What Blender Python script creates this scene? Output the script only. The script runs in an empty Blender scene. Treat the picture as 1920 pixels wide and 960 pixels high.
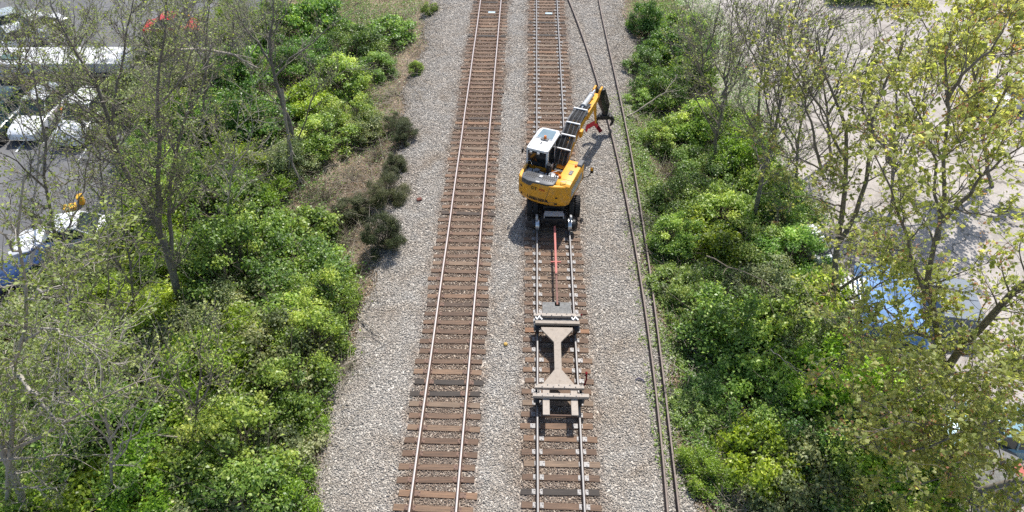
import bpy, bmesh, math, random
import numpy as np
from mathutils import Vector, Matrix
PI = math.pi
R = math.radians
S = bpy.context.scene
COL = S.collection
# ------------------------------------------------------------------ camera, sky, sun, exposure
PITCH, YAW, CAMH, FOC = R(43.48), R(1.43), 20.9, 1280.0
cd = bpy.data.cameras.new('camera')
cam = bpy.data.objects.new('camera', cd); COL.objects.link(cam)
cam.location = (0, 0, CAMH)
cam.rotation_euler = (PI/2 - PITCH, 0, YAW)
cd.sensor_width = 36.0; cd.lens = 24.0; cd.clip_start = 0.1; cd.clip_end = 2000
S.camera = cam
SUN_DIR = Vector((0.2, 0.62, 1.0)).normalized()
W = bpy.data.worlds.new('World'); S.world = W; W.use_nodes = True
bg = W.node_tree.nodes['Background']
sk = W.node_tree.nodes.new('ShaderNodeTexSky'); sk.sky_type = 'NISHITA'; sk.sun_disc = False
sk.sun_elevation = math.asin(SUN_DIR.z); sk.sun_rotation = math.atan2(SUN_DIR.x, SUN_DIR.y)
sk.altitude = 100; sk.air_density = 1.0; sk.dust_density = 1.5
W.node_tree.links.new(sk.outputs[0], bg.inputs[0]); bg.inputs[1].default_value = 0.14
sl = bpy.data.lights.new('sun', 'SUN'); sl.energy = 5.0; sl.angle = R(0.5); sl.color = (1.0, 0.96, 0.9)
so = bpy.data.objects.new('sun', sl); COL.objects.link(so)
so.rotation_euler = SUN_DIR.to_track_quat('Z', 'Y').to_euler()
S.view_settings.view_transform = 'Standard'; S.view_settings.look = 'None'
S.view_settings.exposure = 0.3; S.view_settings.gamma = 1.0; S.view_settings.use_curve_mapping = False
S.render.engine = 'CYCLES'
S.cycles.max_bounces = 6; S.cycles.diffuse_bounces = 3; S.cycles.glossy_bounces = 2
S.cycles.transmission_bounces = 4; S.cycles.transparent_max_bounces = 4
S.cycles.use_adaptive_sampling = True; S.cycles.adaptive_threshold = 0.02
S.cycles.use_denoising = False
S.render.use_persistent_data = False

rng = np.random.default_rng(7)
rnd = random.Random(11)

# ------------------------------------------------------------------ picture point -> place in the world
_fh = Vector((-math.sin(YAW), math.cos(YAW), 0)); _rt = Vector((math.cos(YAW), math.sin(YAW), 0))
_fw = _fh*math.cos(PITCH) - Vector((0, 0, math.sin(PITCH)))
_up = _fh*math.sin(PITCH) + Vector((0, 0, math.cos(PITCH)))
def ray(px, py): return _fw + _rt*((px-960)/FOC) + _up*((480-py)/FOC)
def at(px, py, z=0.0):
    d = ray(px, py); t = (z-CAMH)/d.z
    return Vector((d.x*t, d.y*t, z))
def aty(px, py, Y):
    d = ray(px, py); t = Y/d.y
    return Vector((d.x*t, Y, CAMH + d.z*t))

# ------------------------------------------------------------------ terrain profile
def sstep(a, b, v):
    t = np.clip((np.asarray(v, dtype=float)-a)/(b-a), 0, 1); return t*t*(3-2*t)
def tz(x):
    x = np.asarray(x, dtype=float)
    return -0.27 - 0.75*sstep(6.3, 9.0, -x) - 0.75*sstep(5.6, 8.6, x)
BALL_L = lambda y: -6.75 - 0.35*np.sin(y*0.55) - 0.2*np.sin(y*1.7+1) - 0.012*(y-10)
BALL_R = lambda y: 5.55 + 1.5*sstep(31, 41, y) + 0.22*np.sin(y*0.7+2) + 0.15*np.sin(y*1.9)

# ------------------------------------------------------------------ material helpers
def newmat(name):
    m = bpy.data.materials.new(name); m.use_nodes = True
    nt = m.node_tree; b = nt.nodes['Principled BSDF']; return m, nt, b
def N(nt, typ, **kw):
    n = nt.nodes.new(typ)
    for k, v in kw.items(): setattr(n, k, v)
    return n
def ramp(nt, stops, interp='LINEAR'):
    r = N(nt, 'ShaderNodeValToRGB'); cr = r.color_ramp; cr.interpolation = interp
    while len(cr.elements) < len(stops): cr.elements.new(0.5)
    for e, (p, c) in zip(cr.elements, stops): e.position = p; e.color = (*c, 1)
    return r
def noise(nt, scale, detail=4, rough=0.55, vec=None, dist=0.0):
    n = N(nt, 'ShaderNodeTexNoise'); n.inputs['Scale'].default_value = scale
    n.inputs['Detail'].default_value = detail; n.inputs['Roughness'].default_value = rough
    n.inputs['Distortion'].default_value = dist
    if vec is not None: nt.links.new(vec, n.inputs['Vector'])
    return n
def mixc(nt, fac, a, b, mode='MIX'):
    m = N(nt, 'ShaderNodeMix', data_type='RGBA', blend_type=mode)
    for sock, v in ((m.inputs[0], fac), (m.inputs[6], a), (m.inputs[7], b)):
        if hasattr(v, 'is_output'): nt.links.new(v, sock)
        elif isinstance(v, (int, float)): sock.default_value = v
        else: sock.default_value = (*v, 1)
    return m.outputs[2]
def paint(name, col, rough=0.5, metal=0.0, var=0.15, scale=3.0, spec=0.5, dirt=None, dirt_amt=0.4):
    m, nt, b = newmat(name)
    tc = N(nt, 'ShaderNodeTexCoord')
    n = noise(nt, scale, 6, 0.6, tc.outputs['Object'])
    d = [c*(1-var) for c in col]; l = [min(1, c*(1+var)) for c in col]
    c = ramp(nt, [(0.3, d), (0.7, l)]); nt.links.new(n.outputs[0], c.inputs[0])
    out = c.outputs[0]
    if dirt:
        n2 = noise(nt, scale*2.3, 8, 0.7, tc.outputs['Object'])
        r2 = ramp(nt, [(0.5, (0, 0, 0)), (0.68, (dirt_amt,)*3)]); nt.links.new(n2.outputs[0], r2.inputs[0])
        out = mixc(nt, r2.outputs[0], out, dirt)
    nt.links.new(out, b.inputs['Base Color'])
    rr = N(nt, 'ShaderNodeMapRange'); rr.inputs[3].default_value = max(0.05, rough-0.1); rr.inputs[4].default_value = min(1, rough+0.12)
    nt.links.new(n.outputs[0], rr.inputs[0]); nt.links.new(rr.outputs[0], b.inputs['Roughness'])
    b.inputs['Metallic'].default_value = metal; b.inputs['Specular IOR Level'].default_value = spec
    return m
def leafmat(name, cols, trans=0.35, rough=0.5, objvar=0.25, tgain=1.75):
    """cols: dark..light base colours picked by the per-leaf attribute 'tint'"""
    m, nt, b = newmat(name)
    a = N(nt, 'ShaderNodeAttribute', attribute_name='tint')
    k = len(cols)
    c = ramp(nt, [(i/(k-1), col) for i, col in enumerate(cols)]); nt.links.new(a.outputs['Fac'], c.inputs[0])
    oi = N(nt, 'ShaderNodeObjectInfo')
    hs = N(nt, 'ShaderNodeHueSaturation')
    mr = N(nt, 'ShaderNodeMapRange'); mr.inputs[3].default_value = 1-objvar; mr.inputs[4].default_value = 1+objvar
    mh = N(nt, 'ShaderNodeMapRange'); mh.inputs[3].default_value = 0.485; mh.inputs[4].default_value = 0.515
    nt.links.new(oi.outputs['Random'], mr.inputs[0]); nt.links.new(mr.outputs[0], hs.inputs['Value'])
    mul = N(nt, 'ShaderNodeMath', operation='MULTIPLY'); mul.inputs[1].default_value = 7.3
    fr = N(nt, 'ShaderNodeMath', operation='FRACT')
    nt.links.new(oi.outputs['Random'], mul.inputs[0]); nt.links.new(mul.outputs[0], fr.inputs[0]); nt.links.new(fr.outputs[0], mh.inputs[0])
    nt.links.new(mh.outputs[0], hs.inputs['Hue']); nt.links.new(c.outputs[0], hs.inputs['Color'])
    nt.links.new(hs.outputs[0], b.inputs['Base Color'])
    b.inputs['Roughness'].default_value = rough; b.inputs['Specular IOR Level'].default_value = 0.5
    t = N(nt, 'ShaderNodeBsdfTranslucent')
    tcx = mixc(nt, 1.0, hs.outputs[0], (tgain*1.06, tgain, tgain*0.55), 'MULTIPLY'); nt.links.new(tcx, t.inputs[0])
    mx = N(nt, 'ShaderNodeMixShader'); mx.inputs[0].default_value = trans
    nt.links.new(b.outputs[0], mx.inputs[1]); nt.links.new(t.outputs[0], mx.inputs[2])
    nt.links.new(mx.outputs[0], nt.nodes['Material Output'].inputs['Surface'])
    return m

# ------------------------------------------------------------------ object helpers
def link(name, me, parent=None, mats=()):
    o = bpy.data.objects.new(name, me); COL.objects.link(o)
    for m in (mats if isinstance(mats, (list, tuple)) else [mats]): me.materials.append(m)
    if parent is not None: o.parent = parent
    return o
def tag(o, label=None, cat=None, group=None, kind=None):
    if label: o['label'] = label
    if cat: o['category'] = cat
    if group: o['group'] = group
    if kind: o['kind'] = kind
    return o
def empty(name, loc, label, cat, group=None, rz=0.0):
    o = bpy.data.objects.new(name, None); COL.objects.link(o); o.empty_display_size = 0.2
    o.location = loc; o.rotation_euler = (0, 0, rz)
    return tag(o, label, cat, group)
def npmesh(name, verts, faces_flat, per_face, tint=None, smooth=False, midx=None):
    """verts (n,3); faces_flat index array; per_face = vertices per face (int or array)"""
    me = bpy.data.meshes.new(name)
    verts = np.asarray(verts, dtype=np.float32); faces_flat = np.asarray(faces_flat, dtype=np.int32).ravel()
    if isinstance(per_face, int):
        nf = len(faces_flat)//per_face; tot = np.full(nf, per_face, dtype=np.int32)
    else:
        tot = np.asarray(per_face, dtype=np.int32); nf = len(tot)
    start = np.concatenate([[0], np.cumsum(tot)[:-1]]).astype(np.int32)
    me.vertices.add(len(verts)); me.vertices.foreach_set('co', verts.ravel())
    me.loops.add(len(faces_flat)); me.loops.foreach_set('vertex_index', faces_flat)
    me.polygons.add(nf); me.polygons.foreach_set('loop_start', start)
    try: me.polygons.foreach_set('loop_total', tot)
    except Exception: pass
    if smooth: me.polygons.foreach_set('use_smooth', np.ones(nf, dtype=bool))
    if midx is not None: me.polygons.foreach_set('material_index', np.asarray(midx, dtype=np.int32))
    me.update(calc_edges=True)
    if tint is not None:
        a = me.attributes.new('tint', 'FLOAT', 'FACE'); a.data.foreach_set('value', np.asarray(tint, dtype=np.float32))
    return me

class MB:
    """collects solids into one mesh (bmesh) with an optional transform"""
    def __init__(s, M=None): s.bm = bmesh.new(); s.M = M or Matrix.Identity(4); s.mi = 0
    def _done(s, vs, fs):
        for v in vs: v.co = s.M @ v.co
        for f in fs: f.material_index = s.mi
    def box(s, c, d, rz=0.0, rx=0.0, ry=0.0, bev=0.0, taper=None):
        r = bmesh.ops.create_cube(s.bm, size=1.0); vs = r['verts']
        for v in vs:
            tp = 1.0
            if taper and v.co.z > 0: tp = taper
            v.co = Vector((v.co.x*d[0]*tp, v.co.y*d[1]*tp, v.co.z*d[2]))
        if bev > 0:
            es = list({e for v in vs for e in v.link_edges})
            b = bmesh.ops.bevel(s.bm, geom=es, offset=bev, segments=2, affect='EDGES', profile=0.5)
            vs = list({v for f in b['faces'] for v in f.verts} | {v for v in vs if v.is_valid})
        T = Matrix.Translation(c) @ Matrix.Rotation(rz, 4, 'Z') @ Matrix.Rotation(ry, 4, 'Y') @ Matrix.Rotation(rx, 4, 'X')
        for v in vs: v.co = T @ v.co
        fs = {f for v in vs for f in v.link_faces}
        s._done(vs, fs); return s
    def prism(s, pts, axis, a, b, bev=0.0):
        """2-D polygon pts extruded along axis ('x','y','z') from a to b"""
        def mk(p, h):
            return {'x': (h, p[0], p[1]), 'y': (p[0], h, p[1]), 'z': (p[0], p[1], h)}[axis]
        va = [s.bm.verts.new(mk(p, a)) for p in pts]; vb = [s.bm.verts.new(mk(p, b)) for p in pts]
        n = len(pts); fs = [s.bm.faces.new(va), s.bm.faces.new(vb)]
        for i in range(n): fs.append(s.bm.faces.new((va[i], va[(i+1) % n], vb[(i+1) % n], vb[i])))
        bmesh.ops.recalc_face_normals(s.bm, faces=fs)
        vs = va+vb
        if bev > 0:
            es = list({e for f in fs for e in f.edges})
            r = bmesh.ops.bevel(s.bm, geom=es, offset=bev, segments=2, affect='EDGES', profile=0.5)
            vs = list({v for f in r['faces'] for v in f.verts} | {v for v in vs if v.is_valid})
            fs = {f for v in vs for f in v.link_faces}
        s._done(vs, fs); return s
    def cyl(s, p, q, r, r2=None, seg=16):
        p, q = Vector(p), Vector(q); d = q-p
        rr = bmesh.ops.create_cone(s.bm, cap_ends=True, segments=seg, radius1=r, radius2=r if r2 is None else r2, depth=d.length)
        T = Matrix.Translation((p+q)/2) @ d.to_track_quat('Z', 'Y').to_matrix().to_4x4()
        for v in rr['verts']: v.co = T @ v.co
        s._done(rr['verts'], {f for v in rr['verts'] for f in v.link_faces}); return s
    def tube(s, pts, r, seg=8):
        pts = [Vector(p) for p in pts]; rings = []
        for i, p in enumerate(pts):
            t = (pts[min(i+1, len(pts)-1)]-pts[max(i-1, 0)]).normalized()
            a = t.orthogonal().normalized() if i == 0 else (rings[-1][1] - t*rings[-1][1].dot(t)).normalized()
            b = t.cross(a); ri = r[i] if isinstance(r, (list, tuple)) else r
            rings.append(([s.bm.verts.new(p + (a*math.cos(2*PI*k/seg)+b*math.sin(2*PI*k/seg))*ri) for k in range(seg)], a))
        fs = []
        for (A, _), (B, _) in zip(rings, rings[1:]):
            for k in range(seg): fs.append(s.bm.faces.new((A[k], A[(k+1) % seg], B[(k+1) % seg], B[k])))
        fs.append(s.bm.faces.new(rings[0][0][::-1])); fs.append(s.bm.faces.new(rings[-1][0]))
        s._done([v for g, _ in rings for v in g], fs); return s
    def lathe(s, prof, c, axis='x', seg=28):
        """prof: (offset along axis, radius) list"""
        rings = []
        for (h, r) in prof:
            ring = []
            for k in range(seg):
                a = 2*PI*k/seg; u, w = r*math.cos(a), r*math.sin(a)
                co = {'x': (h, u, w), 'y': (u, h, w), 'z': (u, w, h)}[axis]
                ring.append(s.bm.verts.new(Vector(co)+Vector(c)))
            rings.append(ring)
        fs = []
        for A, B in zip(rings, rings[1:]):
            for k in range(seg): fs.append(s.bm.faces.new((A[k], A[(k+1) % seg], B[(k+1) % seg], B[k])))
        fs.append(s.bm.faces.new(rings[0])); fs.append(s.bm.faces.new(rings[-1]))
        bmesh.ops.recalc_face_normals(s.bm, faces=fs)
        s._done([v for g in rings for v in g], fs); return s
    def mesh(s, name, smooth=False):
        me = bpy.data.meshes.new(name); s.bm.normal_update(); s.bm.to_mesh(me); s.bm.free()
        if smooth:
            for p in me.polygons: p.use_smooth = True
            me.set_sharp_from_angle(angle=R(38))
        return me
    def build(s, name, mats, parent=None, smooth=False):
        return link(name, s.mesh(name, smooth), parent, mats)
def text_mesh(name, body, size, fn, mat, parent, thick=0.006, squash=1.0, bold=0.0):
    """lettering: flat built-in font, each vertex sent through fn(u, v, w)"""
    cu = bpy.data.curves.new(name, 'FONT'); cu.body = body; cu.size = size; cu.extrude = thick; cu.offset = bold
    cu.align_x = 'CENTER'; cu.align_y = 'CENTER'; cu.resolution_u = 2
    tmp = bpy.data.objects.new(name, cu); COL.objects.link(tmp)
    dg = bpy.context.evaluated_depsgraph_get()
    me = bpy.data.meshes.new_from_object(tmp.evaluated_get(dg)); bpy.data.objects.remove(tmp)
    for v in me.vertices: v.co = fn(v.co.x*squash, v.co.y, v.co.z)
    me.materials.clear()
    return link(name, me, parent, mat)

# ------------------------------------------------------------------ batches of tubes (branches) and leaves
def tubes(polys, rads, sides):
    """polys (n,k,3), rads (n,k) -> verts, quads"""
    P = np.asarray(polys, dtype=float); Rr = np.asarray(rads, dtype=float); n, k, _ = P.shape
    T = np.gradient(P, axis=1); T /= np.linalg.norm(T, axis=2, keepdims=True)+1e-9
    ref = np.zeros_like(T); ref[..., 0] = 0.31; ref[..., 1] = 0.85; ref[..., 2] = 0.42
    A = np.cross(T, ref); A /= np.linalg.norm(A, axis=2, keepdims=True)+1e-9
    B = np.cross(T, A)
    ang = np.arange(sides)*2*PI/sides
    V = P[:, :, None, :] + Rr[:, :, None, None]*(A[:, :, None, :]*np.cos(ang)[None, None, :, None] + B[:, :, None, :]*np.sin(ang)[None, None, :, None])
    idx = np.arange(n*k*sides).reshape(n, k, sides)
    a = idx[:, :-1, :]; b = np.roll(idx, -1, axis=2)[:, :-1, :]; c = np.roll(idx, -1, axis=2)[:, 1:, :]; d = idx[:, 1:, :]
    F = np.stack([a, b, c, d], axis=-1).reshape(-1, 4)
    return V.reshape(-1, 3), F
def resample(pts, k):
    P = np.asarray(pts, dtype=float)
    d = np.concatenate([[0], np.cumsum(np.linalg.norm(np.diff(P, axis=0), axis=1))])
    t = np.linspace(0, d[-1], k)
    return np.stack([np.interp(t, d, P[:, i]) for i in range(3)], axis=1)
def leaves(cent, nrm, size, aspect=0.6, fold=0.18, droop=None, rg=None, spin=None):
    """folded rhombus leaves: centres (n,3), facing nrm (n,3), size (n,) -> verts, quads"""
    rg = rg or rng; n = len(cent)
    nn = nrm/(np.linalg.norm(nrm, axis=1, keepdims=True)+1e-9)
    t = rg.normal(size=(n, 3)) if spin is None else spin
    if droop is not None: t[:, 2] -= droop
    t -= nn*np.sum(t*nn, axis=1, keepdims=True); t /= np.linalg.norm(t, axis=1, keepdims=True)+1e-9
    b = np.cross(nn, t); s = size[:, None]
    v0 = cent - t*s*0.5; v2 = cent + t*s*0.5 - nn*s*fold*0.5
    v1 = cent + b*s*aspect*0.5 + nn*s*fold - t*s*0.05; v3 = cent - b*s*aspect*0.5 + nn*s*fold - t*s*0.05
    V = np.stack([v0, v1, v2, v3], axis=1).reshape(-1, 3)
    return V, np.arange(n*4).reshape(n, 4)

# ================================================================== MATERIALS
def coords(nt): return N(nt, 'ShaderNodeTexCoord').outputs['Object']
# soil and leaf litter
m_soil, nt, b = newmat('soil'); co = coords(nt)
n1 = noise(nt, 0.6, 8, 0.65, co); n2 = noise(nt, 9, 6, 0.7, co)
r1 = ramp(nt, [(0.35, (0.1031, 0.0756, 0.0483)), (0.5, (0.225, 0.162, 0.1069)), (0.65, (0.375, 0.297, 0.2156))]); nt.links.new(n1.outputs[0], r1.inputs[0])
r2 = ramp(nt, [(0.35, (0.45,)*3), (0.7, (1.35,)*3)]); nt.links.new(n2.outputs[0], r2.inputs[0])
nt.links.new(mixc(nt, 1, r1.outputs[0], r2.outputs[0], 'MULTIPLY'), b.inputs['Base Color']); b.inputs['Roughness'].default_value = 0.95
bp = N(nt, 'ShaderNodeBump'); bp.inputs['Strength'].default_value = 0.8; bp.inputs['Distance'].default_value = 0.05
nt.links.new(n2.outputs[0], bp.inputs['Height']); nt.links.new(bp.outputs[0], b.inputs['Normal'])
# ballast: colour of the stone, browner where the tracks lie
def ballast_mat(name, per_stone):
    m, nt, b = newmat(name); co = coords(nt)
    if per_stone:
        a = N(nt, 'ShaderNodeAttribute', attribute_name='tint'); f = a.outputs['Fac']
    else:
        v = N(nt, 'ShaderNodeTexVoronoi'); v.inputs['Scale'].default_value = 17; nt.links.new(co, v.inputs['Vector'])
        sp = N(nt, 'ShaderNodeSeparateColor'); nt.links.new(v.outputs['Color'], sp.inputs[0]); f = sp.outputs[0]
    grey = ramp(nt, [(0.0, (0.1204, 0.1155, 0.1081)), (0.2, (0.2499, 0.2362, 0.2157)), (0.45, (0.3796, 0.3515, 0.3129)), (0.62, (0.4257, 0.383, 0.3382)), (0.8, (0.5184, 0.4867, 0.4314)), (1.0, (0.7035, 0.667, 0.6006))])
    brown = ramp(nt, [(0.0, (0.07, 0.048, 0.034)), (0.35, (0.19, 0.13, 0.09)), (0.65, (0.29, 0.205, 0.145)), (0.88, (0.37, 0.30, 0.23)), (1.0, (0.52, 0.45, 0.36))])
    nt.links.new(f, grey.inputs[0]); nt.links.new(f, brown.inputs[0])
    sx = N(nt, 'ShaderNodeSeparateXYZ'); nt.links.new(co, sx.inputs[0])
    nz = noise(nt, 1.3, 5, 0.65, co)
    def band(centre, half, soft):
        s1 = N(nt, 'ShaderNodeMath', operation='SUBTRACT'); s1.inputs[1].default_value = centre; nt.links.new(sx.outputs[0], s1.inputs[0])
        s2 = N(nt, 'ShaderNodeMath', operation='ABSOLUTE'); nt.links.new(s1.outputs[0], s2.inputs[0])
        s3 = N(nt, 'ShaderNodeMath', operation='MULTIPLY_ADD'); s3.inputs[1].default_value = 1.1; nt.links.new(nz.outputs[0], s3.inputs[0]); nt.links.new(s2.outputs[0], s3.inputs[2])
        mr = N(nt, 'ShaderNodeMapRange'); mr.inputs[1].default_value = half+0.55+soft; mr.inputs[2].default_value = half+0.55-soft
        nt.links.new(s3.outputs[0], mr.inputs[0]); return mr.outputs[0]
    b1, b2 = band(-2.79, 1.25, 0.35), band(1.32, 1.35, 0.35)
    mx = N(nt, 'ShaderNodeMath', operation='MAXIMUM'); nt.links.new(b1, mx.inputs[0]); nt.links.new(b2, mx.inputs[1])
    mm = N(nt, 'ShaderNodeMath', operation='MULTIPLY'); nt.links.new(mx.outputs[0], mm.inputs[0])
    fy = N(nt, 'ShaderNodeMapRange'); fy.inputs[1].default_value = 12; fy.inputs[2].default_value = 34; fy.inputs[3].default_value = 0.7; fy.inputs[4].default_value = 1.0
    nt.links.new(sx.outputs[1], fy.inputs[0]); nt.links.new(fy.outputs[0], mm.inputs[1])
    c1 = mixc(nt, mm.outputs[0], grey.outputs[0], brown.outputs[0])
    n3 = noise(nt, 0.45, 7, 0.68, co, 0.8); r3 = ramp(nt, [(0.28, (0.78, 0.71, 0.64)), (0.42, (0.95, 0.92, 0.89)), (0.55, (1, 1, 1)), (0.72, (1.04, 1.06, 1.09))]); nt.links.new(n3.outputs[0], r3.inputs[0])
    nt.links.new(mixc(nt, 1, c1, r3.outputs[0], 'MULTIPLY'), b.inputs['Base Color'])
    b.inputs['Roughness'].default_value = 0.85; b.inputs['Specular IOR Level'].default_value = 0.3
    return m
m_ball = ballast_mat('ballast_bed', False); m_stone = ballast_mat('ballast_stone', True)
# lots
m_asph, nt, b = newmat('asphalt'); co = coords(nt)
n1 = noise(nt, 0.5, 8, 0.6, co); r1 = ramp(nt, [(0.3, (0.10, 0.10, 0.105)), (0.7, (0.17, 0.17, 0.172))]); nt.links.new(n1.outputs[0], r1.inputs[0])
n2 = noise(nt, 40, 3, 0.7, co); r2 = ramp(nt, [(0.3, (0.8,)*3), (0.7, (1.2,)*3)]); nt.links.new(n2.outputs[0], r2.inputs[0])
nt.links.new(mixc(nt, 1, r1.outputs[0], r2.outputs[0], 'MULTIPLY'), b.inputs['Base Color']); b.inputs['Roughness'].default_value = 0.85
m_lot, nt, b = newmat('pale_gravel'); co = coords(nt)
n1 = noise(nt, 0.28, 9, 0.68, co, 0.6); r1 = ramp(nt, [(0.3, (0.2848, 0.2526, 0.2183)), (0.5, (0.3987, 0.3608, 0.3296)), (0.7, (0.4936, 0.4555, 0.4194))]); nt.links.new(n1.outputs[0], r1.inputs[0])
n2 = noise(nt, 14, 6, 0.75, co); r2 = ramp(nt, [(0.3, (0.72,)*3), (0.7, (1.2,)*3)]); nt.links.new(n2.outputs[0], r2.inputs[0])
nt.links.new(mixc(nt, 1, r1.outputs[0], r2.outputs[0], 'MULTIPLY'), b.inputs['Base Color']); b.inputs['Roughness'].default_value = 0.95
lot_col = b.inputs['Base Color'].links[0].from_socket
vo = N(nt, 'ShaderNodeTexVoronoi', feature='DISTANCE_TO_EDGE'); vo.inputs['Scale'].default_value = 0.33; wv = noise(nt, 0.9, 5, 0.6, co)
wm = N(nt, 'ShaderNodeVectorMath', operation='MULTIPLY_ADD'); wm.inputs[1].default_value = (1.6, 1.6, 0); nt.links.new(wv.outputs['Color'], wm.inputs[0]); nt.links.new(co, wm.inputs[2]); nt.links.new(wm.outputs[0], vo.inputs['Vector'])
rc = ramp(nt, [(0.0, (1, 1, 1)), (0.012, (0.75,)*3), (0.02, (0, 0, 0))]); nt.links.new(vo.outputs['Distance'], rc.inputs[0])
lc1 = mixc(nt, rc.outputs[0], lot_col, (0.16, 0.145, 0.125))
n5 = noise(nt, 0.16, 7, 0.7, co, 1.2); r5 = ramp(nt, [(0.52, (0, 0, 0)), (0.62, (0.55,)*3), (0.7, (0.7,)*3)]); nt.links.new(n5.outputs[0], r5.inputs[0])
nt.links.new(mixc(nt, r5.outputs[0], lc1, (0.23, 0.21, 0.185)), b.inputs['Base Color'])
# timber sleepers: colour per sleeper, grain along its length
m_tie, nt, b = newmat('creosoted_timber'); co = coords(nt)
oi = N(nt, 'ShaderNodeObjectInfo')
rt = ramp(nt, [(0.0, (0.0311, 0.0258, 0.0228)), (0.07, (0.0443, 0.0339, 0.0267)), (0.1, (0.1067, 0.063, 0.0388)), (0.5, (0.1467, 0.0904, 0.0562)), (0.75, (0.1777, 0.1048, 0.0615)), (0.9, (0.1777, 0.1332, 0.0935)), (1.0, (0.2222, 0.1129, 0.0568))])
nt.links.new(oi.outputs['Random'], rt.inputs[0])
mp = N(nt, 'ShaderNodeMapping'); mp.inputs['Scale'].default_value = (1.2, 22, 10); nt.links.new(co, mp.inputs[0])
ad = N(nt, 'ShaderNodeVectorMath', operation='ADD'); nt.links.new(mp.outputs[0], ad.inputs[0]); nt.links.new(oi.outputs['Location'], ad.inputs[1])
n1 = noise(nt, 1.0, 7, 0.7, ad.outputs[0]); r1 = ramp(nt, [(0.28, (0.4,)*3), (0.5, (0.95,)*3), (0.72, (1.5, 1.45, 1.4))]); nt.links.new(n1.outputs[0], r1.inputs[0])
nt.links.new(mixc(nt, 1, rt.outputs[0], r1.outputs[0], 'MULTIPLY'), b.inputs['Base Color']); b.inputs['Roughness'].default_value = 0.75
bp = N(nt, 'ShaderNodeBump'); bp.inputs['Strength'].default_value = 0.6; bp.inputs['Distance'].default_value = 0.02
nt.links.new(n1.outputs[0], bp.inputs['Height']); nt.links.new(bp.outputs[0], b.inputs['Normal'])
m_plate = paint('tie_plate_steel', (0.205, 0.198, 0.195), 0.55, 0.35, 0.3, 9)
m_rust = paint('rusty_rail_steel', (0.115, 0.07, 0.05), 0.7, 0.2, 0.3, 5)
m_railtop = paint('polished_rail_steel', (0.37, 0.325, 0.31), 0.52, 0.25, 0.08, 4)
m_rail_b = paint('worn_rail_steel', (0.22, 0.21, 0.205), 0.5, 0.25, 0.08, 4)
m_loose = paint('loose_rail_steel', (0.12, 0.085, 0.068), 0.65, 0.2, 0.3, 4)
m_loosetop = paint('loose_rail_crown', (0.17, 0.135, 0.115), 0.6, 0.2, 0.25, 6)
m_yellow = paint('machine_yellow', (0.76, 0.355, 0.025), 0.45, 0.0, 0.1, 2.0, 0.4, (0.42, 0.30, 0.17), 0.6)
m_white = paint('cab_white', (0.70, 0.71, 0.72), 0.4, 0, 0.07, 2, 0.5, (0.36, 0.34, 0.31), 0.5)
m_black = paint('black_steel', (0.022, 0.022, 0.024), 0.5, 0.2, 0.4, 5, 0.4, (0.09, 0.08, 0.07), 0.5)
m_rubber = paint('rubber', (0.028, 0.027, 0.027), 0.75, 0, 0.3, 8, 0.3, (0.12, 0.1, 0.085), 0.5)
m_dgrey = paint('dark_grey_plastic', (0.085, 0.09, 0.098), 0.5, 0, 0.2, 6, 0.4, (0.2, 0.19, 0.17), 0.3)
m_grey = paint('grey_paint', (0.42, 0.43, 0.44), 0.45, 0.1, 0.12, 6, 0.5, (0.15, 0.13, 0.12), 0.5)
m_steel = paint('bare_steel', (0.62, 0.65, 0.68), 0.3, 0.8, 0.1, 6)
m_glass = paint('dark_glass', (0.012, 0.014, 0.016), 0.08, 0, 0.1, 2, 0.7)
m_hatch = paint('tinted_roof_glass', (0.16, 0.23, 0.27), 0.12, 0, 0.15, 2, 0.7)
m_amber = paint('amber_lens', (0.85, 0.22, 0.02), 0.2, 0, 0.1, 8)
m_redp = paint('dark_red_paint', (0.16, 0.010, 0.014), 0.85, 0, 0.2, 4, 0.1, (0.1, 0.03, 0.03), 0.4)
m_pinkred = paint('weathered_red_paint', (0.44, 0.12, 0.10), 0.6, 0, 0.15, 5, 0.4, (0.3, 0.14, 0.1), 0.5)
m_orange = paint('orange_plastic', (0.85, 0.24, 0.03), 0.5, 0, 0.08, 4)
m_cart = paint('cart_beige_paint', (0.30, 0.252, 0.205), 0.6, 0.0, 0.12, 4, 0.4, (0.17, 0.13, 0.1), 0.6)
m_cartp = paint('cart_pale_paint', (0.39, 0.34, 0.29), 0.75, 0.0, 0.1, 5, 0.4, (0.26, 0.21, 0.17), 0.6)
m_slab = paint('weathered_plate', (0.17, 0.17, 0.165), 0.8, 0, 0.35, 7, 0.3, (0.33, 0.31, 0.28), 0.6)
m_ink = paint('black_lettering', (0.012, 0.012, 0.013), 0.5, 0, 0.1)
m_redink = paint('red_lettering', (0.5, 0.03, 0.02), 0.5, 0, 0.1)
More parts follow.
